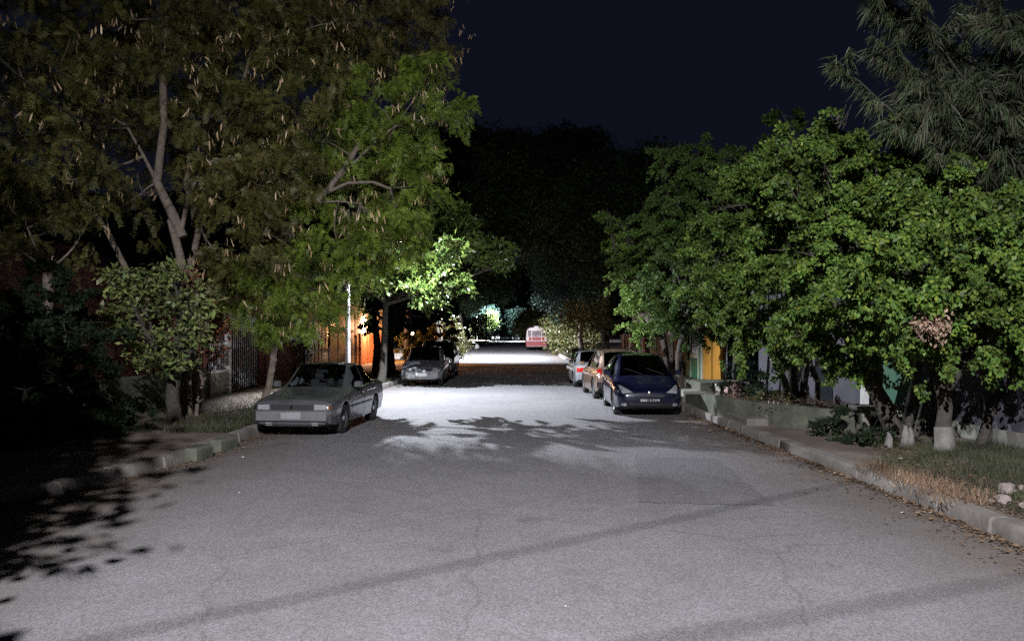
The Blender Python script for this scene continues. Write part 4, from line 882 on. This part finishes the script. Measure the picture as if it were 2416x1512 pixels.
# ------------------------------------------------------------------ vehicles
def interp(keys, y, i):
    ks = sorted(keys, key=lambda k: k[0]); return float(np.interp(y, [k[0] for k in ks], [k[i] for k in ks]))
def car(name, label, loc, rz, keys, marks, paint, glass, wheels, rw, fit, group='cars parked along the kerb', trim='black', rail=False):
    """keys: (y, bottom, shoulder, top, half width, roof half width); marks: cowl, roof front, roof rear, deck, pillar"""
    root = empty(name, loc, R(rz)); tag(root, label, 'car', group)
    cowl, rf, rr_, deck, pil = marks
    ys = sorted(set([k[0] for k in keys] + [cowl, rf, rr_, deck, (cowl + rf) / 2, (deck + rr_) / 2, pil - .05, pil + .05] + [rf + (rr_ - rf) * f for f in (.25, .5, .75)]
                    + [max(k[0] for k in keys) * f for f in (.97, .9, .8, .7, -.7, -.8, -.9, -.97)]))
    rings = []
    for y in ys:
        zb, zs, zt, w_, wr = [interp(keys, y, i) for i in range(1, 6)]; h = zt - zs
        half = [(0, zb), (.75 * w_, zb), (.95 * w_, zb + .05), (.985 * w_, zb + .2 * min(1, (zs - zb) / .4)), (w_, zb + .55 * (zs - zb)), (.992 * w_, zs - .05), (.955 * w_, zs),
                (wr + (.93 * w_ - wr) * .85, zs + min(.015, .2 * h)), 0, (wr, zs + max(h - .06, .7 * h)), (wr - .07, zs + max(h - .02, .85 * h)), (wr * .5, zt + .008), (0, zt + .014)]
        half[8] = ((half[7][0] + half[9][0]) / 2 + .012, (half[7][1] + half[9][1]) / 2)
        rings.append([(x, y, z) for x, z in half] + [(-x, y, z) for x, z in half[-2:0:-1]])
    n = len(rings[0]); b = MB(); b.v = [p for r in rings for p in r]
    for j in range(len(ys) - 1):
        ym = (ys[j] + ys[j + 1]) / 2
        for k in range(n):
            c = k if k < 12 else n - 1 - k; mi = 0
            if rf < ym < cowl and c in (10, 11): mi = 2
            elif deck < ym < rr_ and c in (10, 11): mi = 3
            elif c in (7, 8):
                right = k < 12
                hf = rr_ < ym < rf or (c == 7 and (rf < ym < (cowl + rf) / 2 or (deck + rr_) / 2 < ym < rr_))
                if hf and not (pil - .051 < ym < pil + .051): mi = (4 if ym > pil else 5) + (0 if right else 2)
            elif c in (0, 1): mi = 1
            b.f.append((j * n + k, j * n + (k + 1) % n, (j + 1) * n + (k + 1) % n, (j + 1) * n + k)); b.m.append(mi)
    b.f += [tuple(range(n)), tuple(range((len(ys) - 1) * n, len(ys) * n))]; b.m += [0, 0]
    mats = [M[paint], M['well']] + [M[glass]] * 6 + [M['well']]
    body0 = b.build('tmp', mats)
    cut = MB(); cut.mi = 8
    for (wy, tw) in wheels:
        for sg in (-1, 1): cut.lathe([(rw + .055, sg * (tw - .22)), (rw + .055, sg * (tw + .4))], (0, wy, rw), 'x', 28)
    co = cut.build('tmpc', mats); md = body0.modifiers.new('b', 'BOOLEAN'); md.operation = 'DIFFERENCE'; md.object = co; md.solver = 'EXACT'; md.material_mode = 'INDEX'
    dg = bpy.context.evaluated_depsgraph_get(); me = bpy.data.meshes.new_from_object(body0.evaluated_get(dg))
    V = [tuple(v.co) for v in me.vertices]; polys = [(tuple(p.vertices), p.material_index) for p in me.polygons]
    bpy.data.objects.remove(body0); bpy.data.objects.remove(co)
    bvh = BVHTree.FromPolygons(V, [p[0] for p in polys])
    def piece(nm, idx, m, mats_=None, sm=32, par=root):
        q = MB(); mp = {}
        for f, mi in polys:
            if mi in idx:
                g_ = []
                for v in f:
                    if v not in mp: mp[v] = len(q.v); q.v.append(V[v])
                    g_.append(mp[v])
                q.f.append(tuple(g_)); q.m.append(0 if mi in (0,) or len(idx) == 1 else 1)
        return q.build(nm, mats_ or M[m], par, smooth=sm)
    body = piece('body', (0, 1, 8), None, [M[paint], M['well']])
    piece('windscreen', (2,), glass); piece('rear_window', (3,), glass)
    for i in (4, 5, 6, 7): piece('side_window', (i,), glass)
    def patch(nm, c4, d, off, m, nx=6, nz=3, par=root, depth=.05, mirror=False):
        """a surface piece laid on the body: c4 = corners bl br tr tl in the plane seen along d"""
        q = MB(); axis = {'front': (1, 1), 'rear': (1, -1), 'left': (0, -1), 'right': (0, 1)}[d]; A, S = axis
        for lay in (off, off - depth):
            for j in range(nz + 1):
                for i in range(nx + 1):
                    f, g_ = i / nx, j / nz
                    a = [(1 - g_) * ((1 - f) * c4[0][t] + f * c4[1][t]) + g_ * ((1 - f) * c4[3][t] + f * c4[2][t]) for t in (0, 1)]
                    if mirror: a[0] = -a[0]
                    o = Vector((a[0], S * 6, a[1])) if A == 1 else Vector((S * 6, a[0], a[1]))
                    dr_ = Vector((0, -S, 0)) if A == 1 else Vector((-S, 0, 0))
                    h = bvh.ray_cast(o, dr_)
                    if h[0] is None or abs(h[0][A]) < .3: h = bvh.find_nearest(Vector((a[0], S * interp(keys, 0, 0) if 0 else S * max(k[0] for k in keys) * .97, a[1])) if A == 1 else Vector((S * .8, a[0], a[1])))
                    p = h[0].copy(); p[A] += S * lay; q.v.append(tuple(p))
        w1 = nx + 1; N = w1 * (nz + 1)
        for j in range(nz):
            for i in range(nx):
                a = j * w1 + i; q.f += [(a, a + 1, a + w1 + 1, a + w1), (a + N, a + N + w1, a + N + w1 + 1, a + N + 1)]
        bd = [i for i in range(nx)] + [j * w1 + nx for j in range(nz)] + [nz * w1 + i for i in range(nx, 0, -1)] + [j * w1 for j in range(nz, 0, -1)]
        for i in range(len(bd)): a, c = bd[i], bd[(i + 1) % len(bd)]; q.f.append((a, a + N, c + N, c))
        q.m = [0] * len(q.f); return q.build(nm, M[m], par, smooth=35)
    # wheels
    for (wy, tw) in wheels:
        for sg in (-1, 1):
            wh = empty('wheel', (sg * tw, wy, rw)); wh.parent = root
            q = MB(); q.lathe([(rw * .62, sg * -.19), (rw * .93, sg * -.19), (rw, sg * -.15), (rw, sg * -.03), (rw * .93, sg * 0), (rw * .66, sg * .0), (rw * .64, sg * -.03)], (0, 0, 0), 'x', 28)
            q.build('tyre', M['tyre'], wh, smooth=30)
            q = MB(); q.lathe([(rw * .64, sg * -.15), (rw * .64, sg * -.02), (rw * .58, sg * -.035), (rw * .25, sg * -.06), (rw * .2, sg * -.02), (.01, sg * -.015)], (0, 0, 0), 'x', 20)
            q.build('rim', M['steel'], wh, smooth=30)
    # seats
    q = MB()
    zf = interp(keys, 0, 1) + .12; wr = interp(keys, 0, 5)
    for y0 in ((rf - .15), (rr_ + .45)):
        for sx in (-1, 1):
            cx = sx * wr * .55
            q.box(cx - .22, cx + .22, y0 - .45, y0 + .05, zf, zf + .3, .04); q.box(cx - .2, cx + .2, y0 - .6, y0 - .46, zf + .3, zf + .72, .04); q.box(cx - .1, cx + .1, y0 - .58, y0 - .50, zf + .74, zf + .9, .03)
    q.build('seats', M['seat'], root)
    q = MB(); ring = [(.17 * math.cos(a), .17 * math.sin(a)) for a in [k * math.pi / 8 for k in range(17)]]
    q.tube([(-wr * .55 + x, rf + .22 - z * .3, zf + .52 + z) for x, z in ring], .014, 6); q.build('steering_wheel', M['black'], root)
    fit(patch, root, body)
    return root
def mirror_pair(root, y, z, w_, m):
    for sg in (-1, 1):
        b = MB(); b.box(min(sg * w_, sg * (w_ + .17)), max(sg * w_, sg * (w_ + .17)), y - .05, y + .05, z, z + .12, .025); b.build('wing_mirror', M[m], root)
def wipers(root, y0, z0, y1, z1):
    for x in (-.5, .05):
        b = MB(); b.tube([(x, y0 + .02, z0 + .03), (x + .42, (y0 * .75 + y1 * .25), z0 * .7 + z1 * .3 + .03)], .009, 5); b.build('wiper', M['black'], root)

# silver sedan
SED = [(2.15, .26, .60, .66, .74, .62), (2.10, .22, .66, .72, .79, .64), (1.9, .19, .70, .76, .815, .66), (1.2, .17, .77, .83, .83, .67), (.78, .16, .83, .90, .835, .67), (.14, .16, .86, 1.355, .84, .575), (-.35, .16, .87, 1.38, .84, .58), (-.92, .16, .88, 1.35, .835, .565), (-1.42, .17, .88, .955, .83, .65), (-2.0, .2, .87, .93, .81, .64), (-2.12, .24, .82, .87, .78, .62), (-2.15, .3, .74, .78, .74, .6)]
def fit_sedan(patch, root, body):
    patch('bumper', [(-.80, .34), (.80, .34), (.80, .52), (-.80, .52)], 'front', .065, 'grey_paint', 16, 3, depth=.09)
    patch('lower_valance', [(-.66, .22), (.66, .22), (.66, .31), (-.66, .31)], 'front', .02, 'silver', 10, 2)
    patch('air_intake', [(-.5, .315), (.5, .315), (.5, .338), (-.5, .338)], 'front', .03, 'black', 8, 1)
    patch('grille', [(-.42, .545), (.42, .545), (.42, .645), (-.42, .645)], 'front', .008, 'black', 10, 2)
    b = MB(); b.box(-.03, .03, 2.158, 2.175, .56, .63, .005); b.build('badge', M['chrome'], root)
    for mr in (False, True):
        hl = patch('headlight', [(.45, .545), (.68, .55), (.68, .64), (.45, .65)], 'front', .014, 'lens', 5, 2, mirror=mr)
        patch('indicator', [(.70, .55), (.775, .55), (.77, .64), (.70, .64)], 'front', .01, 'amber' if mr else 'black', 3, 2, mirror=mr)
        patch('tail_lamp', [(.42, .62), (.74, .62), (.74, .76), (.42, .76)], 'rear', .012, 'red', 5, 2, mirror=mr)
        patch('fog_lamp', [(.40, .24), (.52, .24), (.52, .30), (.40, .30)], 'front', .03, 'lens', 2, 1, mirror=mr)
    patch('rear_bumper', [(-.80, .36), (.80, .36), (.80, .54), (-.80, .54)], 'rear', .06, 'silver2', 16, 3, depth=.08)
    pl = patch('number_plate', [(-.2, .37), (.2, .37), (.2, .50), (-.2, .50)], 'front', .075, 'grey_metal', 3, 1, depth=.01)
    for sd in ('left', 'right'):
        patch('side_moulding', [(-1.0, .50), (.95, .50), (.95, .545), (-1.0, .545)], sd, .012, 'black', 10, 1, depth=.015)
        for y in (.82, -.16, -1.0): patch('door_seam', [(y - .004, .25), (y + .004, .25), (y + .004, .85), (y - .004, .85)], sd, .003, 'black', 1, 5, depth=.006)
        for y in (.02, -.86): patch('door_handle', [(y - .08, .74), (y + .08, .74), (y + .08, .765), (y - .08, .765)], sd, .022, 'chrome', 2, 1, depth=.02)
    mirror_pair(root, .56, .90, .80, 'silver'); wipers(root, .78, .90, .14, 1.35)
    b = MB(); b.box(-.13, .13, .20, .24, 1.18, 1.25, .01); b.build('rear_view_mirror', M['black'], root)
car('parked_sedan', 'silver boxy sedan with a dented bumper facing the camera at the left kerb', (-3.86, 17.7, 0), 175, SED, (.78, .14, -.92, -1.42, -.38), 'silver', 'glass', [(1.28, .80), (-1.22, .80)], .30, fit_sedan)
# blue hatchback
HAT = [(1.98, .30, .52, .56, .56, .40), (1.95, .25, .57, .63, .66, .50), (1.86, .20, .63, .70, .76, .58), (1.65, .17, .71, .79, .82, .62), (1.35, .16, .80, .89, .84, .66), (1.10, .16, .88, .97, .845, .70), (.30, .16, .94, 1.455, .845, .575), (-.4, .16, .98, 1.50, .845, .58), (-1.25, .17, 1.03, 1.44, .84, .55), (-1.72, .20, 1.04, 1.10, .82, .60), (-1.92, .25, .98, 1.03, .79, .58), (-1.98, .32, .80, .84, .72, .52)]
def fit_hat(patch, root, body):
    patch('lower_grille', [(-.46, .22), (.46, .22), (.52, .34), (-.52, .34)], 'front', .012, 'black', 8, 2)
    patch('upper_grille', [(-.34, .50), (.34, .50), (.36, .535), (-.36, .535)], 'front', .01, 'black', 8, 1)
    pl = patch('number_plate', [(-.24, .375), (.24, .375), (.24, .455), (-.24, .455)], 'front', .02, 'black', 4, 1, depth=.015)
    # faint row of characters
    b = MB(); seg = {'P': 'abefg', '4': 'bcfg', '7': 'abc', '1': 'bc', '3': 'abcdg', '6': 'acdefg', '9': 'abcdfg'}
    for i, ch in enumerate('P471-396'):
        x = -.205 + i * .058; W_, H_ = .017, .02
        if ch == '-': b.box(x - .01, x + .01, 2.008, 2.0125, .412, .418); continue
        for c_ in seg[ch]:
            r_ = dict(a=(-1, 1, 1, 1), d=(-1, 1, -1, -1), g=(-1, 1, 0, 0), b=(1, 1, 0, 1), c=(1, 1, -1, 0), e=(-1, -1, -1, 0), f=(-1, -1, 0, 1))[c_]
            b.box(x + r_[0] * W_ - .004, x + r_[1] * W_ + .004, 2.008, 2.0125, .415 + r_[2] * H_ - .004, .415 + r_[3] * H_ + .004)
    b.build('plate_letters', M['plate'], pl)
    b = MB(); b.lathe([(.045, 1.985), (.05, 2.0), (.02, 2.006)], (0, 0, .585), 'y', 14); b.build('badge', M['chrome'], root)
    for mr in (False, True):
        hl = patch('headlight', [(.40, .60), (.66, .575), (.735, .76), (.67, .765)], 'front', .012, 'lens', 6, 4, mirror=mr)
        patch('fog_lamp', [(.56, .27), (.68, .28), (.66, .34), (.56, .34)], 'front', .012, 'lens', 2, 1, mirror=mr)
        patch('tail_lamp', [(.56, .72), (.74, .72), (.74, 1.0), (.60, 1.0)], 'rear', .012, 'red', 4, 4, mirror=mr)
    for sd in ('left', 'right'):
        for y in (.95, -.2, -1.05): patch('door_seam', [(y - .004, .25), (y + .004, .25), (y + .004, .93), (y - .004, .93)], sd, .003, 'black', 1, 5, depth=.006)
        for y in (-.02, -.9): patch('door_handle', [(y - .09, .80), (y + .09, .80), (y + .09, .83), (y - .09, .83)], sd, .025, 'blue', 2, 1, depth=.02)
    mirror_pair(root, .80, .98, .82, 'blue'); wipers(root, 1.10, .97, .30, 1.45)
    b = MB(); b.box(-.13, .13, .42, .46, 1.24, 1.31, .01); b.build('rear_view_mirror', M['black'], root)
    b = MB(); b.box(.42, .50, .56, .58, 1.02, 1.2); b.build('windscreen_sticker', M['paper'], root)
car('parked_hatchback', 'dark blue rounded hatchback facing the camera at the right kerb', (3.70, 21.4, 0), 178, HAT, (1.10, .30, -1.25, -1.72, -.25), 'blue', 'glass_dark', [(1.24, .80), (-1.26, .80)], .30, fit_hat)
# bronze hatchback seen from behind
BRZ = [(2.05, .28, .55, .60, .66, .5), (1.9, .2, .66, .74, .80, .6), (1.2, .17, .84, .92, .84, .68), (.95, .17, .90, .98, .845, .69), (.25, .17, .94, 1.48, .85, .6), (-.5, .17, .96, 1.53, .85, .61), (-1.55, .18, .98, 1.46, .84, .59), (-1.98, .24, .96, 1.02, .82, .64), (-2.04, .30, .85, .90, .80, .62), (-2.06, .34, .60, .64, .76, .6)]
def fit_brz(patch, root, body):
    for mr in (False, True):
        patch('tail_lamp', [(.54, .78), (.79, .78), (.79, .95), (.58, .95)], 'rear', .015, 'red', 4, 3, mirror=mr)
        patch('headlight', [(.45, .58), (.74, .58), (.74, .70), (.5, .70)], 'front', .012, 'lens', 5, 2, mirror=mr)
        patch('reflector', [(.6, .44), (.74, .44), (.74, .5), (.6, .5)], 'rear', .012, 'red', 3, 1, mirror=mr)
    patch('rear_bumper', [(-.8, .33), (.8, .33), (.8, .56), (-.8, .56)], 'rear', .04, 'black', 14, 3, depth=.06)
    patch('number_plate', [(-.2, .66), (.2, .66), (.2, .78), (-.2, .78)], 'rear', .012, 'plate', 3, 1, depth=.01)
    for sd in ('left', 'right'):
        for y in (.9, -.2, -1.0): patch('door_seam', [(y - .004, .25), (y + .004, .25), (y + .004, .9), (y - .004, .9)], sd, .003, 'black', 1, 5, depth=.006)
        for y in (-.05, -.88): patch('door_handle', [(y - .09, .80), (y + .09, .80), (y + .09, .83), (y - .09, .83)], sd, .025, 'chrome', 2, 1, depth=.02)
    mirror_pair(root, .72, .98, .83, 'bronze')
    for sx in (-1, 1):
        b = MB(); b.tube([(sx * .55, .2, 1.5), (sx * .56, 0, 1.57), (sx * .56, -1.2, 1.57), (sx * .55, -1.4, 1.5)], .014, 6); b.build('roof_rail', M['chrome'], root)
car('parked_wagon', 'bronze hatchback seen from behind just past the dark blue one', (3.72, 26.5, 0), 1, BRZ, (.95, .25, -1.55, -1.98, -.25), 'bronze', 'glass_dark', [(1.28, .81), (-1.28, .81)], .32, fit_brz)
def fit_sil(patch, root, body):
    for mr in (False, True):
        patch('tail_lamp', [(.42, .62), (.76, .62), (.76, .78), (.42, .78)], 'rear', .012, 'red', 5, 2, mirror=mr)
        patch('headlight', [(.45, .545), (.68, .55), (.68, .64), (.45, .65)], 'front', .012, 'lens', 5, 2, mirror=mr)
    patch('rear_bumper', [(-.8, .34), (.8, .34), (.8, .54), (-.8, .54)], 'rear', .05, 'silver2', 14, 3, depth=.07)
    patch('number_plate', [(-.2, .58), (.2, .58), (.2, .70), (-.2, .70)], 'rear', .012, 'plate', 3, 1, depth=.01)
    mirror_pair(root, .56, .90, .80, 'silver2')
    for sd in ('left', 'right'):
        for y in (.82, -.16, -1.0): patch('door_seam', [(y - .004, .25), (y + .004, .25), (y + .004, .85), (y - .004, .85)], sd, .003, 'black', 1, 5, depth=.006)
car('parked_sedan', 'pale grey sedan, farthest of the three cars at the right kerb', (3.62, 32.0, 0), 0, SED, (.78, .14, -.92, -1.42, -.38), 'silver2', 'glass_dark', [(1.28, .80), (-1.22, .80)], .30, fit_sil)
def fit_cmp(patch, root, body):
    patch('bumper', [(-.74, .32), (.74, .32), (.74, .50), (-.74, .50)], 'front', .05, 'silver3', 14, 3, depth=.07)
    patch('grille', [(-.36, .58), (.36, .58), (.36, .68), (-.36, .68)], 'front', .01, 'black', 8, 2)
    patch('number_plate', [(-.21, .40), (.21, .40), (.21, .52), (-.21, .52)], 'front', .07, 'plate', 3, 1, depth=.012)
    for mr in (False, True):
        patch('headlight', [(.42, .58), (.70, .56), (.74, .72), (.44, .72)], 'front', .012, 'lens', 5, 2, mirror=mr)
        patch('tail_lamp', [(.54, .78), (.79, .78), (.79, .95), (.58, .95)], 'rear', .015, 'red', 4, 3, mirror=mr)
    mirror_pair(root, .72, .98, .83, 'silver3'); wipers(root, .95, .98, .25, 1.45)
    for sd in ('left', 'right'):
        for y in (.9, -.2, -1.0): patch('door_seam', [(y - .004, .25), (y + .004, .25), (y + .004, .9), (y - .004, .9)], sd, .003, 'black', 1, 5, depth=.006)
# black off-roader at left
SUV = [(2.28, .40, .80, .86, .76, .62), (2.22, .34, .95, 1.0, .86, .7), (2.0, .30, 1.0, 1.06, .90, .74), (1.0, .28, 1.06, 1.12, .92, .76), (.82, .28, 1.08, 1.14, .92, .77), (.25, .28, 1.10, 1.68, .93, .68), (-.6, .28, 1.12, 1.74, .93, .69), (-1.9, .30, 1.12, 1.70, .92, .67), (-2.18, .34, 1.10, 1.18, .90, .74), (-2.24, .40, .9, .95, .86, .7)]
def fit_suv(patch, root, body):
    patch('front_bumper', [(-.88, .42), (.88, .42), (.88, .64), (-.88, .64)], 'front', .08, 'grey_paint', 14, 3, depth=.1)
    gr = patch('grille', [(-.44, .72), (.44, .72), (.46, .92), (-.46, .92)], 'front', .012, 'chrome', 8, 3)
    for k in range(4): patch('grille_slot', [(-.40, .735 + k * .045), (.40, .735 + k * .045), (.40, .76 + k * .045), (-.40, .76 + k * .045)], 'front', .018, 'black', 6, 1, par=gr, depth=.01)
    patch('number_plate', [(-.23, .64), (.23, .64), (.23, .76), (-.23, .76)], 'front', .10, 'plate', 3, 1, depth=.012)
    for mr in (False, True):
        patch('headlight', [(.52, .74), (.80, .75), (.80, .92), (.52, .92)], 'front', .014, 'lens', 5, 3, mirror=mr)
        patch('fog_lamp', [(.56, .48), (.70, .48), (.70, .57), (.56, .57)], 'front', .09, 'lens', 2, 1, mirror=mr, depth=.02)
        patch('tail_lamp', [(.72, .8), (.86, .8), (.86, 1.08), (.72, 1.08)], 'rear', .012, 'red', 3, 3, mirror=mr)
    mirror_pair(root, .62, 1.16, .90, 'chrome')
    for sd in ('left', 'right'):
        for y in (.8, -.25, -1.1): patch('door_seam', [(y - .004, .4), (y + .004, .4), (y + .004, 1.05), (y - .004, 1.05)], sd, .003, 'well', 1, 5, depth=.006)
        patch('running_board', [(-.9, .30), (.9, .30), (.9, .36), (-.9, .36)], sd, .08, 'grey_metal', 6, 1, depth=.08)
car('parked_compact', 'pale silver compact with a dark windscreen facing the camera, in front of the black off-roader', (-3.05, 33.1, 0), 180, BRZ, (.95, .25, -1.55, -1.98, -.25), 'silver3', 'glass_dark', [(1.28, .78), (-1.28, .78)], .30, fit_cmp)
car('parked_off_roader', 'tall black off-roader close behind the pale silver compact on the left', (-2.98, 38.4, 0), 180, SUV, (.82, .25, -1.9, -2.18, -.3), 'blackpaint', 'glass_dark', [(1.4, .86), (-1.4, .86)], .36, fit_suv)

# motorcycle on the right kerb
def motorcycle():
    root = empty('motorcycle', (3.38, 36.6, 0), R(8)); tag(root, 'dark motorcycle with mirrors and windscreen at the right kerb beyond the cars', 'motorcycle')
    for y in (-.66, .66):
        wh = empty('wheel', (0, y, .3)); wh.parent = root
        b = MB(); b.lathe([(.2, -.05), (.29, -.05), (.31, -.02), (.31, .02), (.29, .05), (.2, .05)], (0, 0, 0), 'x', 22); b.build('tyre', M['tyre'], wh, smooth=30)
        b = MB(); b.lathe([(.2, -.02), (.03, -.05), (.03, .05), (.2, .02)], (0, 0, 0), 'x', 16); b.build('rim', M['steel'], wh, smooth=30)
    b = MB()
    for x in (-.08, .08): b.tube([(x, -.66, .3), (x, -.5, .75), (x, -.42, 1.0)], .022, 8)
    b.build('fork', M['chrome'], root)
    b = MB(); b.tube([(0, -.42, .85), (0, -.1, .9), (0, .2, .8)], [.08, .17, .1], 12); b.build('fuel_tank', M['blackpaint'], root, smooth=50)
    b = MB(); b.box(-.12, .12, .1, .75, .74, .84, .03); b.build('seat', M['black'], root)
    b = MB(); b.box(-.14, .14, -.25, .25, .28, .62, .04); b.tube([(.16, -.2, .35), (.18, .3, .3), (.18, .75, .36)], .035, 8); b.build('engine', M['grey_metal'], root)
    b = MB(); b.tube([(-.38, -.32, 1.05), (-.15, -.42, 1.0), (.15, -.42, 1.0), (.38, -.32, 1.05)], .014, 6); b.build('handlebar', M['chrome'], root)
    b = MB(); b.lathe([(.05, .0), (.09, -.04), (.1, -.12), (.06, -.14)], (0, -.46, .92), 'y', 14); b.build('headlight', M['chrome'], root, smooth=50)
    for sg in (-1, 1):
        b = MB(); b.tube([(sg * .3, -.36, 1.04), (sg * .34, -.36, 1.2)], .008, 5); b.lathe([(.02, -.37), (.065, -.375), (.06, -.39), (.02, -.4)], (sg * .36, 0, 1.24), 'y', 12); b.build('mirror', M['chrome'], root)
        b = MB(); b.lathe([(.015, -.5), (.03, -.52), (.015, -.55)], (sg * .17, 0, .9), 'y', 10); b.build('indicator', M['amber'], root)
    b = MB(); pts = [(x, -.5 + .3 * abs(x) - z * .25, 1.02 + z) for z in (0, .2, .4) for x in (-.2, 0, .2)]
    b.add(pts, [(0, 1, 4, 3), (1, 2, 5, 4), (3, 4, 7, 6), (4, 5, 8, 7)]); b.build('windscreen', M['glass_dark'], root)
motorcycle()

# parked bus
def bus():
    root = empty('parked_bus', (4.2, 92, gz(92)), R(-1)); tag(root, 'small red and cream bus seen from behind, parked far down the right side', 'bus')
    L = 7.0; W_ = 1.2
    def ringz(y, s): return None
    b = MB()   # body with rounded roof and tumblehome, rear at y = 0
    prof = [(0, .45), (W_, .45), (W_ + .02, .7), (W_ + .02, 1.35), (W_ - .06, 2.2), (W_ - .22, 2.5), (W_ - .55, 2.62), (0, 2.66)]
    ring = prof + [(-x, z) for x, z in prof[-2:0:-1]]; n = len(ring)
    ys_ = [(0, .0), (.06, 1.0), (L, 1.0)]
    for y, k in ys_:
        for x, z in ring: b.v.append((x * (1 if k else .96), y, .45 + (z - .45) * (1 if k else .97)))
    for j in range(2):
        for k in range(n):
            zc = (ring[k][1] + ring[(k + 1) % n][1]) / 2; b.f.append((j * n + k, j * n + (k + 1) % n, (j + 1) * n + (k + 1) % n, (j + 1) * n + k)); b.m.append(1 if zc < 1.2 else 0)
    b.f += [tuple(range(n)), tuple(range(2 * n, 3 * n))]; b.m += [0, 0]
    b.build('body', [M['bus_white'], M['bus_red']], root, smooth=40)
    b = MB(); b.box(-1.16, 1.16, -.06, -.003, .50, 1.02, .02); b.build('rear_skirt', M['bus_red'], root)
    b = MB(); b.box(-1.0, 1.0, -.03, -.004, 1.12, 1.52); b.build('rear_panel', M['bus_red'], root)
    for x0, x1 in ((-1.0, -.62), (-.52, .52), (.62, 1.0)):
        wn_ = MB(); wn_.box(x0, x1, -.02, .01, 1.62, 2.3 if x0 != -.52 else 2.25, .01); wn_.build('rear_window', M['bus_glass'], root)
    rk = MB()
    for z in (1.06, 1.56): rk.box(-1.14, 1.14, -.14, -.07, z, z + .07)
    for x in (-.95, -.55, .55, .95): rk.box(x - .04, x + .04, -.14, -.07, 1.13, 1.56)
    rk.build('rear_rack', M['bus_white'], root)
    for x in (-.75, .75):
        b = MB(); b.box(x - .12, x + .12, -.05, -.021, 1.2, 1.32, .01); b.build('tail_lamp', M['red'], root)
    for sg in (-1, 1):
        for k in range(6):
            b = MB(); y0 = .5 + k * 1.05; zz = [(1.45, W_ + .03), (2.15, W_ - .045)]
            b.add([(sg * zz[0][1], y0, zz[0][0]), (sg * zz[0][1], y0 + .85, zz[0][0]), (sg * zz[1][1], y0 + .85, zz[1][0]), (sg * zz[1][1], y0, zz[1][0])], [(0, 1, 2, 3)]); b.build('side_window', M['bus_glass'], root)
    b = MB(); b.box(-.3, .25, .3, .9, 2.66, 2.80, .03); b.build('roof_hatch', M['bus_white'], root)
    for y in (1.5, 5.6):
        for sg in (-1, 1):
            b = MB(); b.lathe([(.25, sg * .85), (.42, sg * .85), (.44, sg * .9), (.44, sg * 1.08), (.42, sg * 1.12), (.2, sg * 1.13)], (0, y, .44), 'x', 20); b.build('wheel', M['tyre'], root)
bus()
# far cars
def far_car(label, loc, rz, lights=False, paint='silver2'):
    root = empty('distant_car', loc, R(rz)); tag(root, label, 'car', 'cars far down the street')
    b = MB(); b.box(-.85, .85, -2.1, 2.1, .3, .9, .12); b.build('body', M[paint], root)
    b = MB(); v = [(-.75, -1.5, .9), (.75, -1.5, .9), (.75, 1.0, .9), (-.75, 1.0, .9), (-.6, -1.1, 1.42), (.6, -1.1, 1.42), (.6, .4, 1.42), (-.6, .4, 1.42)]
    b.add(v, [(4, 5, 6, 7), (0, 1, 5, 4), (1, 2, 6, 5), (2, 3, 7, 6), (3, 0, 4, 7)]); b.build('cabin', M['dark_void'], root)
    for y in (-1.3, 1.3):
        for sg in (-1, 1):
            b = MB(); b.lathe([(.2, sg * .66), (.3, sg * .66), (.3, sg * .86), (.2, sg * .87)], (0, y, .3), 'x', 16); b.build('wheel', M['tyre'], root)
    for sg in (-1, 1):
        b = MB(); b.lathe([(.02, 2.10), (.12, 2.105), (.10, 2.14), (.03, 2.15)], (sg * .6, 0, .68), 'y', 12); b.build('headlight', M['headlight_on'] if lights else M['lens'], root)
far_car('far oncoming car with its headlights lit, left of the street end', (-.9, 165, gz(165)), 180, True)
far_car('far pale parked car, left one of the pair beside the bus', (3.4, 172, gz(172)), 180)
far_car('far dark parked car, nearest to the side of the bus', (6.2, 150, gz(150)), 0, paint='blackpaint')
